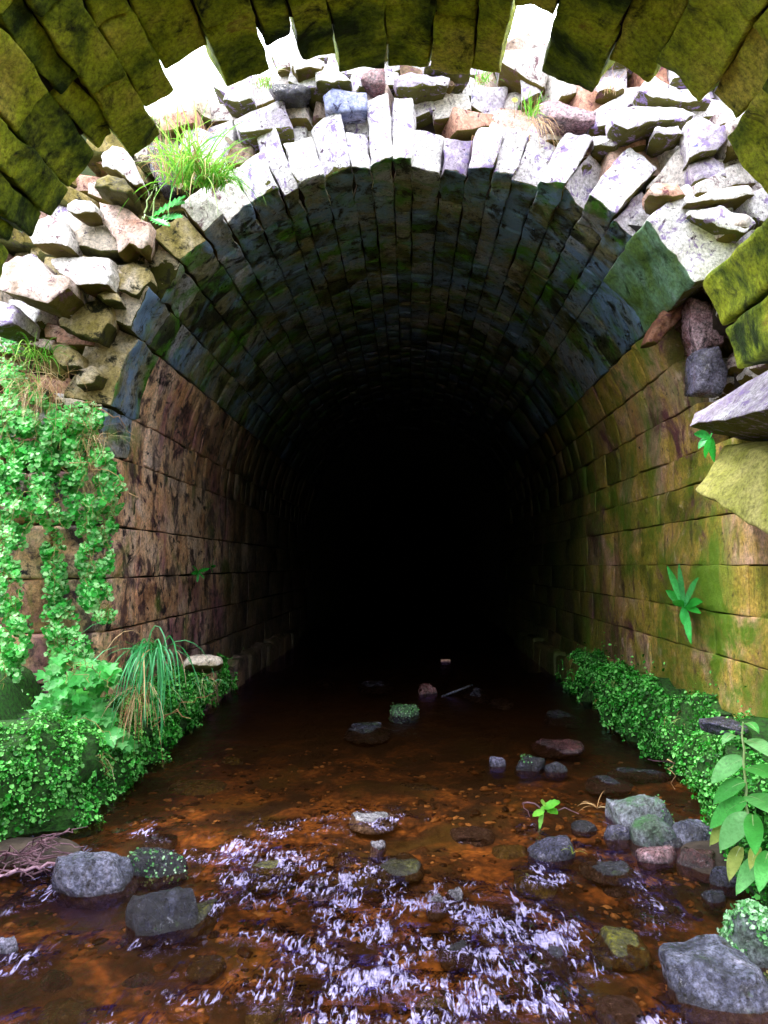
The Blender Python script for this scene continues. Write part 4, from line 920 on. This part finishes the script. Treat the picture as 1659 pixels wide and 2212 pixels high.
# thistle-like rosette on the left haunch
base = atY(385, 445, 5.2); t = empty('rosette_plant', base, 'jagged-leaved rosette with pale midribs on the left haunch', 'plant')
def frond(mb, base, tip, width, nor, teeth=0, n=12, rnd=None, sag=.0, mi=0, rib=None):
    d = tip - base; side = d.cross(nor).normalized(); vs = []; fs = []
    for i in range(n + 1):
        s = i / n; w_ = width * math.sin(math.pi * min(1, s * .92 + .08)) ** .75 * (1 + (teeth * (1 if i % 2 else -1)))
        c = base + d * s - Vector((0, 0, sag * 4 * s * (1 - s) * -1)) ; c += nor * 0
        vs += [c + side * w_ + nor * width * .28, c, c - side * w_ + nor * width * .28]
    for i in range(n): a = 3 * i; fs += [(a, a + 1, a + 4, a + 3), (a + 1, a + 2, a + 5, a + 4)]
    mb.add(vs, fs, rnd, mi)
    if rib is not None: tube(rib, [base + d * (i / 8) + Vector((0, 0, sag * 4 * (i / 8) * (1 - i / 8))) - nor * width * .05 for i in range(9)], .003, .001, 4)
mb = MB(); rb = MB()
for (a, b, wd) in (((330, 468), (402, 425), .04), ((350, 470), (395, 470), .035), ((325, 470), (368, 490), .03), ((360, 445), (400, 440), .035)):
    frond(mb, atY(a[0], a[1], 5.2), atY(b[0], b[1], 5.05), wd, Vector((0, -1, .5)).normalized(), .45, 14, rib=rb)
for (a, b) in (((330, 470), (338, 400)), ((326, 472), (305, 478)), ((312, 460), (340, 398))): tube(rb, wander(atY(a[0], a[1], 5.2), atY(b[0], b[1], 5.1), 7, -.04, .008), .006, .003, 5)
mb.build('leaves', M['fern'], t, base); rb.build('stalks', M['palestalk'], t, base)
# ferns
def fern(base_px, X, tips, label, wd=.035, name='fern', mat='fern', teeth=.08, rib=False):
    b = atX(base_px[0], base_px[1], X); t = empty(name, b, label, 'fern')
    for i, (px, py, xo) in enumerate(tips):
        mb = MB(); frond(mb, b, atX(px, py, X + xo), wd * random.uniform(.8, 1.1), Vector((-.8, -.6, .2)).normalized(), teeth, 16, sag=.01); mb.build('frond', M[mat], t, b)
    return t
fern((1478, 1310), 2.08, [(1442, 1222, -.1), (1468, 1218, -.12), (1510, 1248, -.08), (1440, 1275, -.1), (1520, 1300, -.08), (1495, 1392, -.10), (1478, 1350, -.06), (1516, 1325, -.08), (1455, 1300, -.1)], 'strap-leaved fern growing from a joint of the right wall', .034)
fern((1535, 945), 2.0, [(1500, 938, -.1), (1545, 1000, -.1), (1525, 990, -.1), (1510, 970, -.08), (1545, 930, -.05)], 'dark fern in the hollow between the jutting slab and the tilted block', .03)
def fernL(bp, tips, label, wd=.03):
    b = atX(bp[0], bp[1], -2.2); t = empty('fern', b, label, 'fern')
    for (px, py) in tips:
        mb = MB(); frond(mb, b, atX(px, py, -2.12), wd, Vector((.8, -.5, .3)).normalized(), .2, 10); mb.build('frond', M['fern'], t, b)
fernL((428, 1235), [(415, 1222), (438, 1215), (452, 1228), (425, 1258), (440, 1250), (412, 1240)], 'small fern in a joint of the stained left wall', .02)
fernL((456, 1225), [(450, 1212), (462, 1205), (466, 1222), (458, 1238)], 'tiny fern deeper in the tunnel on the left wall', .018)
# broad-leaved plant on the right bank
b = atX(1612, 1790, 1.52); t = empty('broad_leaved_plant', b, 'large plant with long pointed glossy leaves on the right bank', 'plant'); rb = MB()
top = atX(1605, 1560, 1.48); tube(rb, wander(b, top, 8, 0, .004), .007, .004, 6)
def blf(a, tip, wd, mat='broad', xo=-.12, nor=(-.35, -.75, .6), sag=.02):
    p0 = atX(a[0], a[1], 1.5); p1 = atX(tip[0], tip[1], 1.5 + xo); mb = MB(); frond(mb, p0, p1, wd, Vector(nor).normalized(), 0, 14, sag=sag, rib=rb); mb.build('leaf', M[mat], t, b)
for a, tp_, wd, mt in (((1605, 1640), (1536, 1695), .042, 'broad'), ((1608, 1690), (1540, 1740), .036, 'broad'), ((1610, 1730), (1533, 1792), .042, 'broad'), ((1600, 1760), (1533, 1828), .040, 'yellow'), ((1618, 1762), (1555, 1840), .050, 'broad'), ((1625, 1760), (1632, 1850), .038, 'broad'),
                       ((1600, 1830), (1575, 1905), .03, 'yellow'), ((1612, 1600), (1668, 1640), .035, 'broad'), ((1612, 1660), (1680, 1690), .045, 'broad'), ((1615, 1720), (1690, 1770), .05, 'broad'), ((1590, 1590), (1560, 1610), .02, 'broad'), ((1605, 1565), (1640, 1585), .02, 'broad'),
                       ((1650, 1850), (1590, 1935), .036, 'broad'), ((1660, 1840), (1640, 1930), .035, 'broad'), ((1640, 1830), (1620, 1880), .022, 'yellow')):
    blf(a, tp_, wd, mt)
rb.build('stem', M['palestalk'], t, b)
# seedling in the water
b = atZ(1170, 1775, 0.02); t = empty('seedling', b, 'small green seedling caught on a twig in the stream', 'plant'); Yq = b.y
mb = MB()
for (a, tp_, wd) in (((1172, 1745), (1210, 1735), .035), ((1175, 1750), (1150, 1765), .022), ((1172, 1742), (1165, 1795), .014), ((1180, 1745), (1205, 1760), .028), ((1175, 1742), (1172, 1728), .018)):
    frond(mb, atY(a[0], a[1], Yq), atY(tp_[0], tp_[1], Yq - .06), wd, Vector((0, -.5, .8)).normalized(), .1, 8)
mb.build('leaves', M['grass'], t, b); mb = MB(); tube(mb, wander(atY(1130, 1735, Yq), atY(1250, 1758, Yq), 8, 0, .01), .006, .003, 5); tube(mb, wander(atY(1128, 1735, Yq), atY(1145, 1765, Yq), 5, 0, .005), .003, .002, 5); mb.build('twig', M['twig'], t, b)
b = atZ(1237, 1845, 0.03); mb = MB()
for k in range(5): blade(mb, b, Vector((random.gauss(0, .5), -.2, .8)), .09, .008, 2.0)
tag(mb.build('weed', M['yellow'], None, b), 'wisp of yellow weed on the side of the smooth black stone', 'weed')
b = atZ(1290, 1745, 0.03); mb = MB()
for k in range(9): blade(mb, b, Vector((random.gauss(0, .9), random.gauss(0, .3), .5)), .13, .009, 1.6)
tag(mb.build('dead_leaf', M['straw'], None, b), 'withered dead leaf stuck left of the largest green stone', 'leaf')
# yellow flower
b = atY(1112, 216, 5.3); t = empty('yellow_flower', b, 'single yellow flower on the bright rubble left of the small tuft', 'flower'); mb = MB()
for k in range(10): an = k * .628; leaf(mb, b, Vector((0, -1, .3)), Vector((math.cos(an), 0, math.sin(an))), .022, 'tiny', .2)
mb.build('petals', M['petal'], t, b); mb = MB(); tube(mb, wander(b + Vector((0, .03, -.12)), b, 4, 0, .003), .003, .002); mb.build('stem', M['stem'], t, b)
# twig heap on the left
b = atZ(60, 1880); t = empty('twig_heap', b, 'tangle of purple brown twigs and dead stalks washed up on the left', 'twigs'); random.seed(44)
for k in range(34):
    a = atZ(random.uniform(-30, 120), random.uniform(1835, 1900), random.uniform(.0, .10)); an = random.gauss(.15, .7); L = random.uniform(.1, .38)
    mb = MB(); tube(mb, wander(a, a + Vector((math.cos(an) * L, math.sin(an) * L * .6, random.uniform(-.04, .09))), 7, -.02, .012), random.uniform(.003, .008), .002, 5); mb.build('twig', M['twig'], t, b)
mb = MB(); tube(mb, wander(atZ(-20, 1905, .05), atZ(138, 1868, .06), 9, -.02, .006), .012, .006, 6); tag(mb.build('stick', M['twigpale'], None, atZ(-20, 1905, .05)), 'pale pink stick lying in front of the twig heap', 'stick')
mb = MB(); tube(mb, wander(atZ(60, 1842, .06), atZ(150, 1790, .05), 8, -.01, .008), .010, .005, 6); tag(mb.build('stick', M['twig'], None, atZ(60, 1842, .06)), 'dark red stick at the foot of the left moss bank', 'stick')
mb = MB(); tube(mb, wander(atZ(1475, 1650, .1), atZ(1400, 1640, .02), 5, 0, .004), .006, .004, 5); tag(mb.build('stick', M['twig'], None, atZ(1475, 1650, .1)), 'short twig leaning on the right moss bank at the water', 'stick')
c = atZ(60, 1850, -.02); mb = MB(); rock(mb, c, (.55, .4, .14), 700, 4, .3); tag(mb.build('mud', M['soil'], None, c), 'low dark mud bank under the twig heap', kind='structure')
c = atZ(1570, 1870, -.03); mb = MB(); rock(mb, c, (.5, .55, .16), 701, 4, .3); tag(mb.build('mud', M['soil'], None, c), 'dark mud shelf under the stone heap on the right', kind='structure')
# ------------------------------------------------------------------ light
w = bpy.data.worlds.new('World'); sc.world = w; w.use_nodes = True; nt = w.node_tree
bg = nt.nodes['Background']; sky = nt.nodes.new('ShaderNodeTexSky'); sky.sky_type = 'NISHITA'; sky.sun_disc = False
SD = Vector((.52, .0, -.85)).normalized()      # travel direction of the sunlight
el = math.asin(-SD.z); az = math.atan2(-SD.x, -SD.y)
sky.sun_elevation = el; sky.sun_rotation = az; sky.air_density = 1.0; sky.dust_density = 3.0; sky.ozone_density = .6
tc = nt.nodes.new('ShaderNodeTexCoord'); cn = nt.nodes.new('ShaderNodeTexNoise'); nt.links.new(tc.outputs['Generated'], cn.inputs['Vector']); cn.inputs['Scale'].default_value = 2.2; cn.inputs['Detail'].default_value = 5
cr = nt.nodes.new('ShaderNodeValToRGB'); nt.links.new(cn.outputs['Fac'], cr.inputs['Fac']); cr.color_ramp.elements[0].position = .25; cr.color_ramp.elements[0].color = (.7, .7, .7, 1); cr.color_ramp.elements[1].position = .5
cm = nt.nodes.new('ShaderNodeMix'); cm.data_type = 'RGBA'; nt.links.new(cr.outputs[0], cm.inputs['Factor']); nt.links.new(sky.outputs[0], cm.inputs[6]); cm.inputs[7].default_value = (44, 44.5, 48, 1)
nt.links.new(cm.outputs[2], bg.inputs['Color']); bg.inputs['Strength'].default_value = .15
sl = bpy.data.lights.new('sun', 'SUN'); so = bpy.data.objects.new('sun', sl); COL.objects.link(so)
sl.energy = 4.5; sl.angle = R(11); sl.color = (1, .97, .92); so.rotation_euler = SD.to_track_quat('-Z', 'Y').to_euler(); so.location = (-3, -3, 10)
sc.view_settings.view_transform = 'Standard'; sc.view_settings.look = 'None'; sc.view_settings.exposure = 0; sc.view_settings.gamma = 1
sc.cycles.use_denoising = True; sc.cycles.max_bounces = 8; sc.cycles.diffuse_bounces = 3; sc.cycles.glossy_bounces = 3; sc.cycles.transparent_max_bounces = 12; sc.cycles.sample_clamp_indirect = 6
